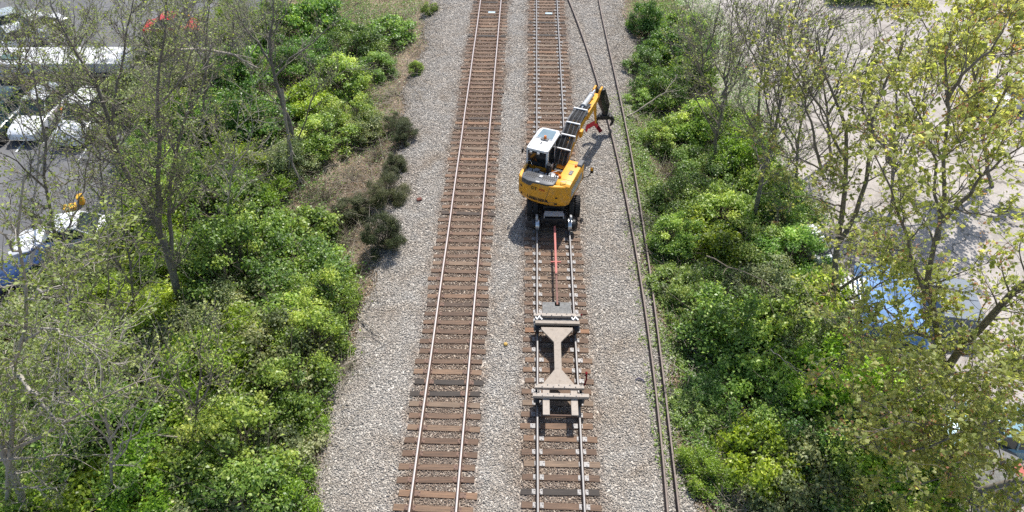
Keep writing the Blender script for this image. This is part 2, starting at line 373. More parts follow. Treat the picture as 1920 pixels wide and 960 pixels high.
# foliage and bark
LM = {
 'dark':   leafmat('deep_green_leaf', [(0.0573, 0.1142, 0.0239), (0.1113, 0.2156, 0.0399), (0.1908, 0.3296, 0.0599), (0.3815, 0.5071, 0.1197)], 0.3, 0.42),
 'mid':    leafmat('mid_green_leaf', [(0.0829, 0.1506, 0.0304), (0.1656, 0.2761, 0.0522), (0.2819, 0.4268, 0.0761), (0.5302, 0.6276, 0.163)], 0.36, 0.42),
 'bright': leafmat('yellow_green_leaf', [(0.0977, 0.1677, 0.0195), (0.1954, 0.3039, 0.0294), (0.3296, 0.4612, 0.049), (0.5372, 0.6499, 0.1176)], 0.42, 0.42),
 'grey':   leafmat('grey_green_leaf', [(0.0915, 0.1287, 0.0475), (0.1716, 0.2277, 0.0854), (0.2974, 0.3465, 0.1518), (0.5262, 0.5544, 0.2846)], 0.34, 0.5),
 'juniper': leafmat('juniper_needle', [(0.022, 0.032, 0.008), (0.045, 0.062, 0.015), (0.082, 0.098, 0.026), (0.14, 0.145, 0.05)], 0.15, 0.6, 0.12),
}
m_bud = leafmat('budding_leaf', [(0.108, 0.1544, 0.0436), (0.1852, 0.2438, 0.0653), (0.2779, 0.3494, 0.0871), (0.3859, 0.4631, 0.1452)], 0.42, 0.5)
m_maple = leafmat('maple_leaf', [(0.4074, 0.2046, 0.1456), (0.4268, 0.2883, 0.1792), (0.2716, 0.3348, 0.1008), (0.388, 0.4464, 0.1568), (0.5238, 0.5487, 0.2688)], 0.6, 0.5, tgain=1.6)
m_bark = paint('bark', (0.2, 0.177, 0.15), 0.9, 0, 0.35, 7, 0.2, (0.2, 0.185, 0.16), 0.5)
m_barkg = paint('grey_bark', (0.36, 0.33, 0.285), 0.9, 0, 0.3, 6, 0.2, (0.3, 0.28, 0.25), 0.5)
m_dead = paint('bleached_dead_wood', (0.34, 0.295, 0.24), 0.9, 0, 0.25, 6, 0.2)
m_stem = paint('shrub_stem', (0.21, 0.175, 0.135), 0.9, 0, 0.3, 6, 0.2)

# ================================================================== GROUND
def grid_sheet(name, xs, ys, zfn, mat, kind='structure'):
    X, Y = np.meshgrid(xs, ys); Z = zfn(X, Y)
    V = np.stack([X, Y, Z], axis=-1).reshape(-1, 3); nx, ny = len(xs), len(ys)
    i = np.arange(nx*ny).reshape(ny, nx)
    F = np.stack([i[:-1, :-1], i[:-1, 1:], i[1:, 1:], i[1:, :-1]], axis=-1).reshape(-1, 4)
    o = link(name, npmesh(name, V, F, 4, smooth=True), None, mat); return tag(o, kind=kind)
def bumps(X, Y): return 0.07*np.sin(X*1.3+Y*0.4)*np.sin(Y*0.9-X*0.3) + 0.04*np.sin(X*3.1)*np.sin(Y*2.7)
xs = np.concatenate([np.linspace(-900, -60, 12), np.linspace(-50, -20, 20), np.linspace(-19, 18, 120), np.linspace(19, 50, 20), np.linspace(60, 900, 12)])
ys = np.concatenate([np.linspace(-200, -5, 12), np.linspace(0, 62, 130), np.linspace(66, 1200, 24)])
def zsoil(X, Y):
    inner = np.exp(-np.maximum(0, np.abs(X+0.5)-11)**2/20)*(np.abs(X+0.5) > 7.5)
    return tz(X) - 0.09 + bumps(X, Y)*inner
grid_sheet('ground', xs, ys, zsoil, m_soil)
# ballast bed: edges wander
ys2 = np.linspace(-4, 66, 141); us = np.linspace(0, 1, 60)
U, Y = np.meshgrid(us, ys2); X = BALL_L(Y)*(1-U) + BALL_R(Y)*U
Zb = tz(X) - 0.002 + 0.03*((np.abs(X+2.795) < 1.25) | (np.abs(X-1.32) < 1.25)) - 0.05*(sstep(5.7, 6.7, -X)+sstep(5.0, 5.8, X))
V = np.stack([X, Y, Zb], axis=-1).reshape(-1, 3); i = np.arange(U.size).reshape(U.shape)
F = np.stack([i[:-1, :-1], i[:-1, 1:], i[1:, 1:], i[1:, :-1]], axis=-1).reshape(-1, 4)
tag(link('ballast_bed', npmesh('ballast_bed', V, F, 4), None, m_ball), kind='structure')
grid_sheet('car_park', np.linspace(-75, -18.6, 40), np.linspace(20.5, 62, 40), lambda X, Y: np.full_like(X, -1.06), m_asph)
ysl = np.linspace(8, 54, 120); U, Y = np.meshgrid(np.linspace(0, 1, 30), ysl)
XL = 13.2 - 1.6*sstep(30, 42, Y) + 0.45*np.sin(Y*0.8) + 0.25*np.sin(Y*2.3+1); X = XL + (62-XL)*U
i = np.arange(U.size).reshape(U.shape); F = np.stack([i[:-1, :-1], i[:-1, 1:], i[1:, 1:], i[1:, :-1]], axis=-1).reshape(-1, 4)
tag(link('gravel_lot', npmesh('gravel_lot', np.stack([X, Y, np.full_like(X, -1.05)], -1).reshape(-1, 3), F, 4), None, m_lot), kind='structure')

# ------------------------------------------------------------------ tracks
PITCH_T = 0.495
def rail_profile(): return [(-0.07, 0), (0.07, 0), (0.07, 0.012), (0.012, 0.03), (0.009, 0.125), (0.035, 0.138), (0.035, 0.165), (0.026, 0.172), (-0.026, 0.172), (-0.035, 0.165), (-0.035, 0.138), (-0.009, 0.125), (-0.012, 0.03), (-0.07, 0.012)]
def sweep_rail(name, path, mats, parent=None):
    pr = rail_profile(); n = len(pr); V = []; Fl = []; tot = []; mi = []
    P = np.asarray(path, dtype=float); T = np.gradient(P, axis=0)
    for p, t in zip(P, T):
        r = np.array([t[1], -t[0], 0]); r /= np.linalg.norm(r)
        for (a, h) in pr: V.append(p + r*a + np.array([0, 0, h]))
    for k in range(len(P)-1):
        for j in range(n):
            j2 = (j+1) % n
            Fl += [k*n+j, k*n+j2, (k+1)*n+j2, (k+1)*n+j]; tot.append(4); mi.append(1 if 6 <= j <= 8 else 0)
    Fl += list(range(n)); tot.append(n); mi.append(0); Fl += list(range((len(P)-1)*n, len(P)*n)); tot.append(n); mi.append(0)
    return link(name, npmesh(name, V, Fl, tot, midx=mi), parent, mats)
mb = MB(); mb.box((0, 0, -0.09), (2.59, 0.225, 0.18), bev=0.012)
tie_me = mb.mesh('sleeper')
bm = bmesh.new(); bm.from_mesh(tie_me); bmesh.ops.subdivide_edges(bm, edges=[e for e in bm.edges if e.calc_length() > 1.5], cuts=7)
for v in bm.verts: v.co += Vector((0, rnd.uniform(-1, 1)*0.006, rnd.uniform(-1, 1)*0.004))
bm.to_mesh(tie_me); bm.free(); tie_me.materials.append(m_tie)
mb = MB(); mb.box((0, 0, 0.008), (0.36, 0.19, 0.016), bev=0.004)
for sx in (-0.095, 0.095, -0.145, 0.145):
    for sy in (-0.05, 0.05):
        if (abs(sx) > 0.1) == (sx*sy > 0): mb.box((sx, sy, 0.026), (0.036, 0.03, 0.022))
plate_me = mb.mesh('tie_plate'); plate_me.materials.append(m_plate)
plate_old = plate_me.copy(); plate_old.materials.clear(); plate_old.materials.append(paint('rusty_tie_plate', (0.15, 0.09, 0.065), 0.7, 0.1, 0.3, 9))
TIE_TOP = -0.188
def track(label, cx, phase, topmat, plates):
    root = empty('railway_track', (cx, 0, 0), label, 'railway track', 'the two ballasted railway tracks')
    for s in (-1, 1):
        p = [(s*0.7525 + 0.004*math.sin(y*0.9+s), y, -0.172) for y in np.arange(-3, 66, 1.0)]
        sweep_rail('rail', p, [m_rust, topmat], root)
    y0 = phase - PITCH_T*round((phase-8.6)/PITCH_T); first = None
    ys_t = []
    for k in range(100):
        y = y0 + k*PITCH_T + rnd.uniform(-0.022, 0.022); ys_t.append(y)
        t = bpy.data.objects.new('sleeper', tie_me); COL.objects.link(t); t.parent = root
        t.location = (rnd.gauss(0, 0.04), y, TIE_TOP + rnd.uniform(-0.006, 0.002)); t.rotation_euler = (0, 0, R(rnd.gauss(0, 0.8)))
        if rnd.random() < 0.5: t.rotation_euler.z += PI
        for s in (-1, 1):
            p = bpy.data.objects.new('tie_plate', plates); COL.objects.link(p); p.parent = t
            p.location = (s*0.7525 if abs(t.rotation_euler.z) < 1 else -s*0.7525, 0, 0.001)
    rest = MB()
    for y in [y0 - PITCH_T*j for j in range(1, 24)] + [y0 + PITCH_T*(100+j) for j in range(13)]:
        rest.box((0, y, TIE_TOP-0.09), (2.59, 0.225, 0.18), bev=0.012); ys_t.append(y)
    tag(rest.build('sleeper_row', m_tie, root), kind='stuff')
    return np.array(ys_t)
ties_l = track('ballasted railway track with bright polished rails and nothing standing on it', -2.795, at(800, 926, -0.19).y, m_railtop, plate_old)
ties_m = track('railway track carrying the yellow excavator and its trailer, between pale gravel strips', 1.32, at(1050, 922, -0.19).y, m_rail_b, plate_me)

# ------------------------------------------------------------------ ballast stones (one heap nobody could count)
def stones():
    n = 430000
    y = 7.5 + 50*rng.random(n)**1.25; x = BALL_L(y)-0.35 + rng.random(n)*(BALL_R(y)-BALL_L(y)+0.7)
    e = np.minimum(x-BALL_L(y), BALL_R(y)-x); keep = rng.random(n) < np.clip(0.55+e*1.6, 0.06, 1)
    for cx, ty in ((-2.795, ties_l), (1.32, ties_m)):
        inx = np.abs(x-cx) < 1.32
        ts = np.sort(ty); j = np.clip(np.searchsorted(ts, y), 1, len(ts)-1); d = np.minimum(np.abs(y-ts[j-1]), np.abs(y-ts[j]))
        keep &= ~(inx & (d < 0.13) & (rng.random(n) > 0.05+0.16*(0.5+0.5*np.sin(x*2.3+y*0.7)*np.sin(y*1.9-x))))
        for s in (-1, 1): keep &= ~(np.abs(x-cx-s*0.7525) < 0.09)
    x, y = x[keep], y[keep]; n = len(x)
    s = 0.016 + 0.024*rng.random(n)**1.6 + 0.00035*(y-8)
    near = (np.abs(x+2.795) < 1.3) | (np.abs(x-1.32) < 1.3); s[near] *= 0.85
    z = tz(x) + rng.random(n)*0.02 - 0.05*(sstep(5.7, 6.7, -x)+sstep(5.0, 5.8, x)) + 0.038*near
    base = np.array([(1, 0, 0), (-1, 0, 0), (0, 1, 0), (0, -1, 0), (0, 0, 1), (0, 0, -1)], dtype=float)
    A = rng.normal(size=(n, 3, 3)); Q, _ = np.linalg.qr(A)
    v = base[None]*(0.65 + 0.7*rng.random((n, 6, 1))) + rng.normal(scale=0.22, size=(n, 6, 3))
    v = np.einsum('nij,nkj->nki', Q, v)*s[:, None, None]
    v[:, :, 2] *= 0.8
    v += np.stack([x, y, z], axis=1)[:, None, :]
    f = np.array([(4, 0, 2), (4, 2, 1), (4, 1, 3), (4, 3, 0), (5, 2, 0), (5, 1, 2), (5, 3, 1), (5, 0, 3)])
    F = (f[None] + (np.arange(n)*6)[:, None, None]).reshape(-1, 3)
    tint = np.repeat(np.clip(rng.normal(0.5, 0.21, n), 0, 1), 8)
    o = link('ballast_stones', npmesh('ballast_stones', v.reshape(-1, 3), F, 3, tint=tint), None, m_stone)
    tag(o, 'pale crushed stone ballast lying around and between the two tracks', 'ballast', kind='stuff')
stones()

# ------------------------------------------------------------------ the two loose rails on the right
def curve_rail(px, label):
    P = [at(a, c, -0.24) for a, c in px]
    ycs = np.array([p.y for p in P]); xcs = np.array([p.x for p in P]); o = np.argsort(ycs)
    co_ = np.polyfit(ycs[o], xcs[o], 4)
    yy = np.arange(5.0, 58.0, 0.5); xx = np.polyval(co_, yy)
    m = (yy < ycs.min()) ; xx[m] = np.polyval(co_, ycs.min()) + (yy[m]-ycs.min())*np.polyval(np.polyder(co_), ycs.min())
    m = (yy > ycs.max()) ; xx[m] = np.polyval(co_, ycs.max()) + (yy[m]-ycs.max())*np.polyval(np.polyder(co_), ycs.max())
    r = sweep_rail('loose_rail', [(a, c, -0.225) for a, c in zip(xx, yy)], [m_loose, m_loosetop])
    tag(r, label, 'rail', 'loose rails lying on the ballast shoulder')
curve_rail([(1065, 0), (1100, 95), (1142, 235), (1152, 280), (1178, 400), (1192, 478), (1220, 665), (1235, 790), (1250, 960)], 'loose rusty rail lying on bare ballast, passing under the black grab')
curve_rail([(1122, 0), (1150, 135), (1175, 240), (1195, 380), (1213, 478), (1230, 580), (1242, 720), (1260, 860), (1272, 960)], 'loose rusty rail lying along the edge of the green ground cover')

# ================================================================== EXCAVATOR
EX = Vector((1.32, 25.7, 0.0))
ex = empty('rail_excavator', EX, 'yellow road-rail excavator with white cab, black grab and counterweight lettering, standing on the track', 'excavator')
UC = Vector((1.36, 26.1, 0)) - EX
MU = Matrix.Translation(UC) @ Matrix.Rotation(R(-21), 4, 'Z')
UI = MU.inverted()
def up(px, py, z): return UI @ (at(px, py, z) - EX)     # picture point at height z -> upper-carriage coordinates
# undercarriage
u = MB(); u.box((0, 0.6, 0.68), (1.0, 3.6, 0.36), bev=0.04)
for y in (-0.7, 1.9): u.box((0, y, 0.5), (1.5, 0.26, 0.26), bev=0.03)
u.cyl((0, 0.4, 0.8), (0, 0.4, 1.06), 0.62, seg=32)
u.build('chassis', m_black, ex, True)
tyre_prof = [(-0.12, 0.28), (-0.125, 0.42), (-0.1, 0.485), (-0.05, 0.505), (0.05, 0.505), (0.1, 0.485), (0.125, 0.42), (0.12, 0.28)]
t = MB(); t.lathe(tyre_prof, (0, 0, 0), 'x', 36)
for k in range(30):
    a = 2*PI*k/30
    for sx in (-1, 1):
        t.box((sx*0.062, 0.503*math.cos(a+sx*0.05), 0.503*math.sin(a+sx*0.05)), (0.1, 0.05, 0.03), rx=a+sx*0.05-PI/2)
tyre_me = t.mesh('tyre', True); tyre_me.materials.append(m_rubber)
rm = MB(); rm.lathe([(-0.09, 0.06), (-0.085, 0.27), (-0.11, 0.285), (0.11, 0.285), (0.085, 0.27), (0.06, 0.2), (0.09, 0.1), (0.09, 0.05)], (0, 0, 0), 'x', 24)
rim_me = rm.mesh('rim', True); rim_me.materials.append(m_grey)
for y in (-0.7, 1.9):
    for x in (-1.12, -0.84, 0.84, 1.12):
        w = bpy.data.objects.new('tyre', tyre_me); COL.objects.link(w); w.parent = ex; w.location = (x, y, 0.5); w.rotation_euler = (rnd.random()*6, 0, 0)
        q = bpy.data.objects.new('rim', rim_me); COL.objects.link(q); q.parent = w; q.scale.x = 1 if x > 0 else -1
# rail gear, one set at each end
for y, sgn in ((-1.78, -1), (3.0, 1)):
    g = MB(); g.box((0, y+0.1*sgn*-1, 0.5), (1.12, 0.36, 0.34), bev=0.03)
    g.box((0, y-sgn*0.42, 0.62), (0.86, 0.5, 0.24), bev=0.03)
    for s in (-1, 1):
        g.box((s*0.52, y-sgn*0.25, 0.5), (0.12, 0.75, 0.2), bev=0.02); g.cyl((s*0.25, y-sgn*0.6, 0.72), (s*0.25, y, 0.6), 0.05)
        g.box((s*0.3, y+sgn*0.12, 0.4), (0.16, 0.12, 0.16), bev=0.02)
    gf = g.build('rail_gear', m_black, ex, True)
    pl = MB(); pl.box((0, y-sgn*0.12, 0.80), (0.84, 0.30, 0.03), rx=-0.12*sgn); pl.box((-0.44, y-sgn*0.05, 0.74), (0.04, 0.2, 0.16)); pl.box((0.44, y-sgn*0.05, 0.74), (0.04, 0.2, 0.16))
    pl.build('cover_plate', m_grey, gf)
    for s in (-1, 1):
        rw = MB(); rw.lathe([(-0.09*s, 0.08), (-0.09*s, 0.30), (-0.055*s, 0.30), (-0.04*s, 0.265), (0.07*s, 0.26), (0.07*s, 0.14), (0.10*s, 0.12), (0.10*s, 0.05)], (s*0.76, y, 0.262), 'x', 32)
        rw.build('rail_wheel', m_steel, ex, True)
        hb = MB(); hb.lathe([(0.1*s, 0.24), (0.2*s, 0.24), (0.25*s, 0.19), (0.26*s, 0.05)], (s*0.78, y-sgn*0.02, 0.29), 'x', 28); hb.build('hub_motor', m_black, ex, True)
        ms = MB(); ms.box((s*0.78, y-sgn*0.02, 0.66), (0.1, 0.3, 0.2), rx=0.35*sgn, bev=0.02); ms.build('mudguard', m_grey, ex)
# upper carriage deck
u = MB(MU); u.box((0, -0.25, 1.12), (2.36, 2.4, 0.16), bev=0.02); u.box((-0.72, 0.9, 1.14), (1.02, 1.1, 0.14), bev=0.02)
u.box((0.3, 0.35, 1.45), (0.72, 0.9, 0.6), bev=0.03); u.build('upper_deck', m_black, ex)
# counterweight: lofted outline, lower lip tucked in
def cw_outline(z):
    t_ = min(1, max(0, (z-1.02)/0.35)); k = 0.90+0.10*math.sqrt(t_); o = []
    for i in range(25):
        a = -1+2*i/24; ax = abs(a)
        x = 1.25*math.copysign(min(1, ax*1.03), a) if ax < 0.93 else math.copysign(1.25, a)
        y = -1.90+0.36*ax**2.2 + (0.22*((ax-0.9)/0.1)**2 if ax > 0.9 else 0)
        o.append((x*k, y*(k if k < 1 else 1)))
    return o
bmw = bmesh.new(); zs = [1.02, 1.06, 1.14, 1.25, 1.37, 1.7, 2.1, 2.19, 2.22]
rings = []
for z in zs:
    o = cw_outline(z); sh = 0.0 if z < 2.19 else (0.015 if z < 2.22 else 0.05)
    pts = [(x*(1-sh*0.6), y+sh) for x, y in o]
    fy = -0.62 if z > 1.3 else -0.7
    full = [(-1.25*(0.9 if z < 1.1 else 0.97 if z < 1.3 else 1)*(1-sh*0.6), fy)] + pts + [(1.25*(0.9 if z < 1.1 else 0.97 if z < 1.3 else 1)*(1-sh*0.6), fy)]
    rings.append([bmw.verts.new(MU @ Vector((x, y, z))) for x, y in full])
for A, B in zip(rings, rings[1:]):
    for i in range(len(A)-1): bmw.faces.new((A[i], A[i+1], B[i+1], B[i]))
    bmw.faces.new((A[-1], A[0], B[0], B[-1]))
bmw.faces.new(rings[0][::-1])
# top: a rim round the sunken engine deck
inner = []
n_ = len(rings[-1])
for i, v in enumerate(rings[-1]):
    l = UI @ v.co; inner.append(Vector((l.x*0.915, min(l.y+0.1, -0.62), l.z)))
iv = [bmw.verts.new(MU @ p) for p in inner]; lowv = [bmw.verts.new(MU @ (p-Vector((0, 0, 0.3)))) for p in inner]
T_ = rings[-1]
for i in range(n_):
    j = (i+1) % n_; bmw.faces.new((T_[i], T_[j], iv[j], iv[i])); bmw.faces.new((iv[i], iv[j], lowv[j], lowv[i]))
bmw.faces.new(lowv)
bmesh.ops.recalc_face_normals(bmw, faces=bmw.faces[:])
me = bpy.data.meshes.new('counterweight'); bmw.to_mesh(me); bmw.free()
for p in me.polygons: p.use_smooth = True
me.set_sharp_from_angle(angle=R(32))
cw = link('counterweight', me, ex, m_yellow)
def on_rear(uo, vo):
    def fn(a, c, w):
        x = uo+a; ax = min(1, abs(x)/1.25); y = -1.90+0.36*ax**2.2
        nx = 0.36*2.2*ax**1.2/1.25*math.copysign(1, x)
        nv = Vector((nx, -1, 0)).normalized()
        return MU @ (Vector((x, y, vo+c)) + nv*(0.006+w))
    return fn
text_mesh('lettering', 'LIEBHERR', 0.21, on_rear(-0.16, 1.36), m_ink, cw, squash=1.18, bold=0.008)
text_mesh('company_mark', 'GT', 0.24, on_rear(-0.34, 1.93), m_ink, cw, bold=0.004)
text_mesh('model_number', '922', 0.13, on_rear(0.05, 1.95), m_redink, cw, squash=1.4, bold=0.004)
for (x, z, w, h) in ((0.72, 1.62, 0.1, 0.08), (0.70, 1.27, 0.14, 0.07), (-1.02, 1.78, 0.09, 0.1), (-1.0, 1.35, 0.09, 0.09)):
    f = on_rear(x, z); mb = MB(); p = f(0, 0, 0); mb.box(p, (w, 0.04, h), rz=R(-21)+0.5*x, bev=0.01); mb.build('lifting_eye', m_black, cw)
sg = MB(); q0, q1 = on_rear(0.42, 2.16)(0, 0, 0), on_rear(0.20, 1.3)(0, 0, 0)
sg.tube([q0, on_rear(0.31, 1.73)(0, 0, 0), q1], 0.008, 5); sg.tube([on_rear(0.2, 1.3)(0, 0, 0), on_rear(0.6, 1.36)(0, 0, 0), on_rear(1.0, 1.42)(0, 0, 0)], 0.008, 5); sg.build('panel_seam', m_dgrey, cw)
mk = MB(MU)
for k in range(5): mk.box((1.243, -1.50+0.0*k, 1.28+0.17*k), (0.03, 0.07, 0.1), rx=0.3)
mk.build('hazard_mark', m_ink, cw)
# engine hood (right) with flank
h = MB(MU)
h.prism([(-1.62, 1.25), (-1.62, 2.22), (-1.45, 2.29), (0.30, 2.29), (0.50, 2.12), (0.55, 1.25)], 'x', 0.58, 1.262, bev=0.03)
hood = h.build('side_hood', m_yellow, ex, True)
fl = MB(MU); fl.box((1.268, -0.55, 1.66), (0.012, 1.5, 0.42), bev=0.004); fl.build('flank_grille', m_grey, hood)
fl = MB(MU); fl.box((1.16, 0.22, 2.27), (0.24, 0.5, 0.14), bev=0.02); fl.box((1.16, 0.22, 2.35), (0.2, 0.42, 0.03)); fl.build('toolbox', m_dgrey, hood)
bd = MB(MU); bd.box((0.98, -0.62, 2.296), (0.17, 0.34, 0.012), rz=0.0, bev=0.004); badge = bd.build('model_badge', m_ink, hood)
text_mesh('badge_number', '922', 0.15, lambda a, c, w: MU @ Vector((0.98-c, -0.62+a, 2.304+w)), m_grey, badge, thick=0.002)
sm_ = MB(MU); sm_.box((0.925, 0.05, 2.292), (0.66, 0.014, 0.006)); sm_.box((0.925, -1.2, 2.292), (0.66, 0.014, 0.006)); sm_.build('panel_seam', m_ink, hood)
cp = MB(MU); cp.cyl((0.62, -1.12, 2.28), (0.62, -1.12, 2.40), 0.07); cp.cyl((1.03, -0.05, 2.28), (1.03, -0.05, 2.38), 0.06); cp.build('filler_cap', m_amber, hood, True)
hr = MB(MU); hr.tube([(0.8, -1.5, 2.26), (0.8, -1.5, 2.38), (1.02, -1.42, 2.38), (1.02, -1.42, 2.26)], 0.014); hr.build('grab_handle', m_steel, hood)
# black slatted engine cover at the tail
gcx = -0.2
c = MB(MU); c.prism([(gcx-0.88, -1.40), (gcx-0.78, -1.74), (gcx-0.45, -1.86), (gcx+0.45, -1.86), (gcx+0.75, -1.76), (gcx+0.80, -1.28), (gcx+0.6, -1.16), (gcx-0.72, -1.16)], 'z', 2.0, 2.28, bev=0.05)
cov = c.build('engine_cover', m_dgrey, ex, True)
sl_ = MB(MU); sl_.box((gcx, -1.42, 2.284), (1.44, 0.05, 0.012))
for k in range(15):
    x = gcx-0.68+k*0.093
    if abs(k-7) > 1: sl_.box((x, -1.42, 2.29), (0.035, 0.36, 0.016))
sl_.build('louvre', m_black, cov)
sl_ = MB(MU); sl_.box((gcx, -1.80, 2.25), (0.2, 0.1, 0.1), bev=0.02); sl_.box((gcx+0.02, -1.4, 2.30), (0.16, 0.16, 0.04), bev=0.01); sl_.build('latch', m_grey, cov)
# engine deck equipment
e = MB(MU)
for (x, y, z, dx, dy, dz) in ((-0.92, -0.86, 2.02, 0.5, 0.34, 0.14), (-0.35, -0.92, 2.0, 0.46, 0.36, 0.12), (0.12, -0.86, 2.03, 0.3, 0.4, 0.14), (-0.62, -0.72, 2.06, 0.24, 0.2, 0.1), (0.36, -0.72, 1.98, 0.25, 0.25, 0.12), (0.36, -1.05, 2.0, 0.22, 0.3, 0.1)):
    e.box((x, y, z), (dx, dy, dz), rz=rnd.uniform(-.1, .1), bev=0.02)
e.build('engine_block', m_grey, ex, True)
e = MB(MU); e.cyl((-0.08, -0.62, 1.9), (-0.08, -0.62, 2.42), 0.13, seg=20); e.cyl((-0.08, -0.62, 2.42), (-0.08, -0.66, 2.5), 0.09)
for k in range(5): e.tube([(-0.9+k*0.3, -0.62, 2.0), (-0.8+k*0.3, -0.85, 2.13), (-0.75+k*0.3, -1.15, 2.05)], 0.022)
e.box((-1.12, -0.72, 2.1), (0.14, 0.2, 0.2), bev=0.03); e.build('exhaust_stack', m_black, ex, True)
e = MB(MU); e.tube([(-1.17, -0.75, 2.2), (-1.17, -0.75, 2.45), (-1.0, -0.62, 2.45), (-0.9, -0.62, 2.2)], 0.015); e.tube([(0.0, -1.1, 2.1), (0.1, -1.1, 2.34), (0.45, -0.7, 2.34), (0.5, -0.65, 2.1)], 0.016); e.build('handrail', m_steel, ex)
# cab
CX0, CX1, CY0, CY1, CZ0, CZ1 = -1.24, -0.18, -0.56, 1.36, 1.2, 3.06
c = MB(MU)
c.prism([(CY0, CZ0), (CY0, 1.95), (CY1-0.1, 1.95), (CY1, 1.7), (CY1-0.05, CZ0)], 'x', CX0, CX1, bev=0.03)
for x in (CX0+0.05, CX1-0.05):
    c.box((x, CY0+0.06, 2.45), (0.1, 0.12, 1.1), bev=0.02); c.box((x, 0.45, 2.45), (0.08, 0.1, 1.1), bev=0.02)
    c.tube([(x, CY1-0.1, 1.9), (x, CY1-0.05, 2.5), (x, CY1-0.22, 2.98)], 0.045)
cab = c.build('cab', m_white, ex, True)
c = MB(MU)
c.prism([(CX0, CY0+0.05), (CX0+0.1, CY0-0.03), (CX1-0.1, CY0-0.03), (CX1, CY0+0.05), (CX1, CY1-0.3), (CX1-0.12, CY1-0.1), (CX0+0.12, CY1-0.1), (CX0, CY1-0.3)], 'z', 2.96, 3.09, bev=0.04)
roof = c.build('roof', m_white, cab, True)
c = MB(MU); c.prism([(CX0+0.15, 0.40), (CX1-0.15, 0.40), (CX1-0.19, 1.14), (CX0+0.19, 1.14)], 'z', 3.085, 3.105); c.build('roof_hatch', m_hatch, cab)
c = MB(MU); c.prism([(CX0+0.1, 1.16), (CX1-0.1, 1.16), (CX1-0.14, 1.42), (CX0+0.14, 1.42)], 'z', 2.92, 2.99, bev=0.02); c.build('sun_visor', m_grey, cab, True)
c = MB(MU); c.box(((CX0+CX1)/2, CY0-0.012, 2.44), (CX1-CX0-0.2, 0.03, 0.92), bev=0.01); c.build('rear_window', m_glass, cab)
for x in (CX0+0.02, CX1-0.02):
    c = MB(MU); c.box((x, -0.04, 2.45), (0.03, 0.82, 0.95)); c.box((x, 0.87, 2.45), (0.03, 0.7, 0.95)); c.build('side_window', m_glass, cab)
c = MB(MU); c.box(((CX0+CX1)/2, CY1-0.1, 2.4), (CX1-CX0-0.2, 0.03, 1.0), rx=0.12); c.build('windscreen', m_glass, cab)
c = MB(MU); c.box((-0.71, 0.36, 3.10), (0.84, 0.05, 0.03), bev=.01); c.box((CX0+.09, .1, 3.10), (.05, 1.1, .03), bev=.01); c.box((CX1-.09, .1, 3.10), (.05, 1.1, .03), bev=.01); c.build('roof_rail', m_grey, cab); c = MB(MU); c.box((-0.66, 0.30, 3.115), (0.36, 0.2, 0.05), bev=0.015); base = c.build('beacon_base', m_dgrey, cab)
c = MB(MU); c.cyl((-0.66, 0.36, 3.14), (-0.66, 0.36, 3.27), 0.075, 0.05); c.build('beacon', m_amber, base, True)
for x in (-0.98, -0.62):
    c = MB(MU); c.box((x, CY0-0.07, 2.93), (0.13, 0.08, 0.11), bev=0.02); c.build('work_light', m_steel, cab)
c = MB(MU); c.tube([(CX0+0.02, CY0, 2.8), (CX0-0.18, CY0+0.05, 2.9)], 0.02); c.box((CX0-0.2, CY0+0.05, 2.82), (0.06, 0.18, 0.24), bev=0.02); c.build('mirror', m_black, cab)
c = MB(MU); c.box((-0.72, 0.0, 3.1), (0.07, 0.16, 0.03), bev=0.01); c.build('aerial', m_dgrey, cab)
# boom: pixels of its spine at assumed heights -> upper-carriage points
B0 = Vector((0.26, 0.35, 1.60)); B1 = Vector((0.27, 1.25, 2.45)); B2 = Vector((0.29, 2.35, 2.92)); B3 = Vector((0.33, 3.4, 3.0)); B4 = up(1119, 180, 2.75)
def plate_path(mb, pts, w, hts):
    """box-section beam: side outline from spine pts (in the x/y/z space) with heights, width w"""
    rings = []
    for i, p in enumerate(pts):
        t = (pts[min(i+1, len(pts)-1)]-pts[max(i-1, 0)]).normalized(); sx = Vector((t.y, -t.x, 0)).normalized(); nn = sx.cross(t).normalized()
        if nn.z < 0: nn = -nn
        hh = hts[i]/2; ww = (w[i] if isinstance(w, (list, tuple)) else w)/2
        rings.append([mb.bm.verts.new(p+sx*a*ww+nn*b_*hh) for a, b_ in ((-1, -1), (1, -1), (1, 1), (-1, 1))])
    fs = []
    for A, B_ in zip(rings, rings[1:]):
        for k in range(4): fs.append(mb.bm.faces.new((A[k], A[(k+1) % 4], B_[(k+1) % 4], B_[k])))
    fs.append(mb.bm.faces.new(rings[0])); fs.append(mb.bm.faces.new(rings[-1]))
    bmesh.ops.recalc_face_normals(mb.bm, faces=fs); mb._done([v for r_ in rings for v in r_], fs)
b_ = MB(MU); plate_path(b_, [p+Vector((-.05, 0, 0)) for p in (B0, B1, B2, B3)], 0.40, [0.5, 0.58, 0.56, 0.42])
plate_path(b_, [B3+Vector((.06, -.25, -0.02)), (B3+B4)/2+Vector((.07, 0, 0)), B4], [0.30, 0.26, 0.26], [0.40, 0.36, 0.28])
boom = b_.build('boom', m_yellow, ex)
b_ = MB(MU); b_.box((0.58, 2.0, 2.72), (0.14, 0.3, 0.34), bev=0.03); b_.build('boom_bracket', m_yellow, boom)
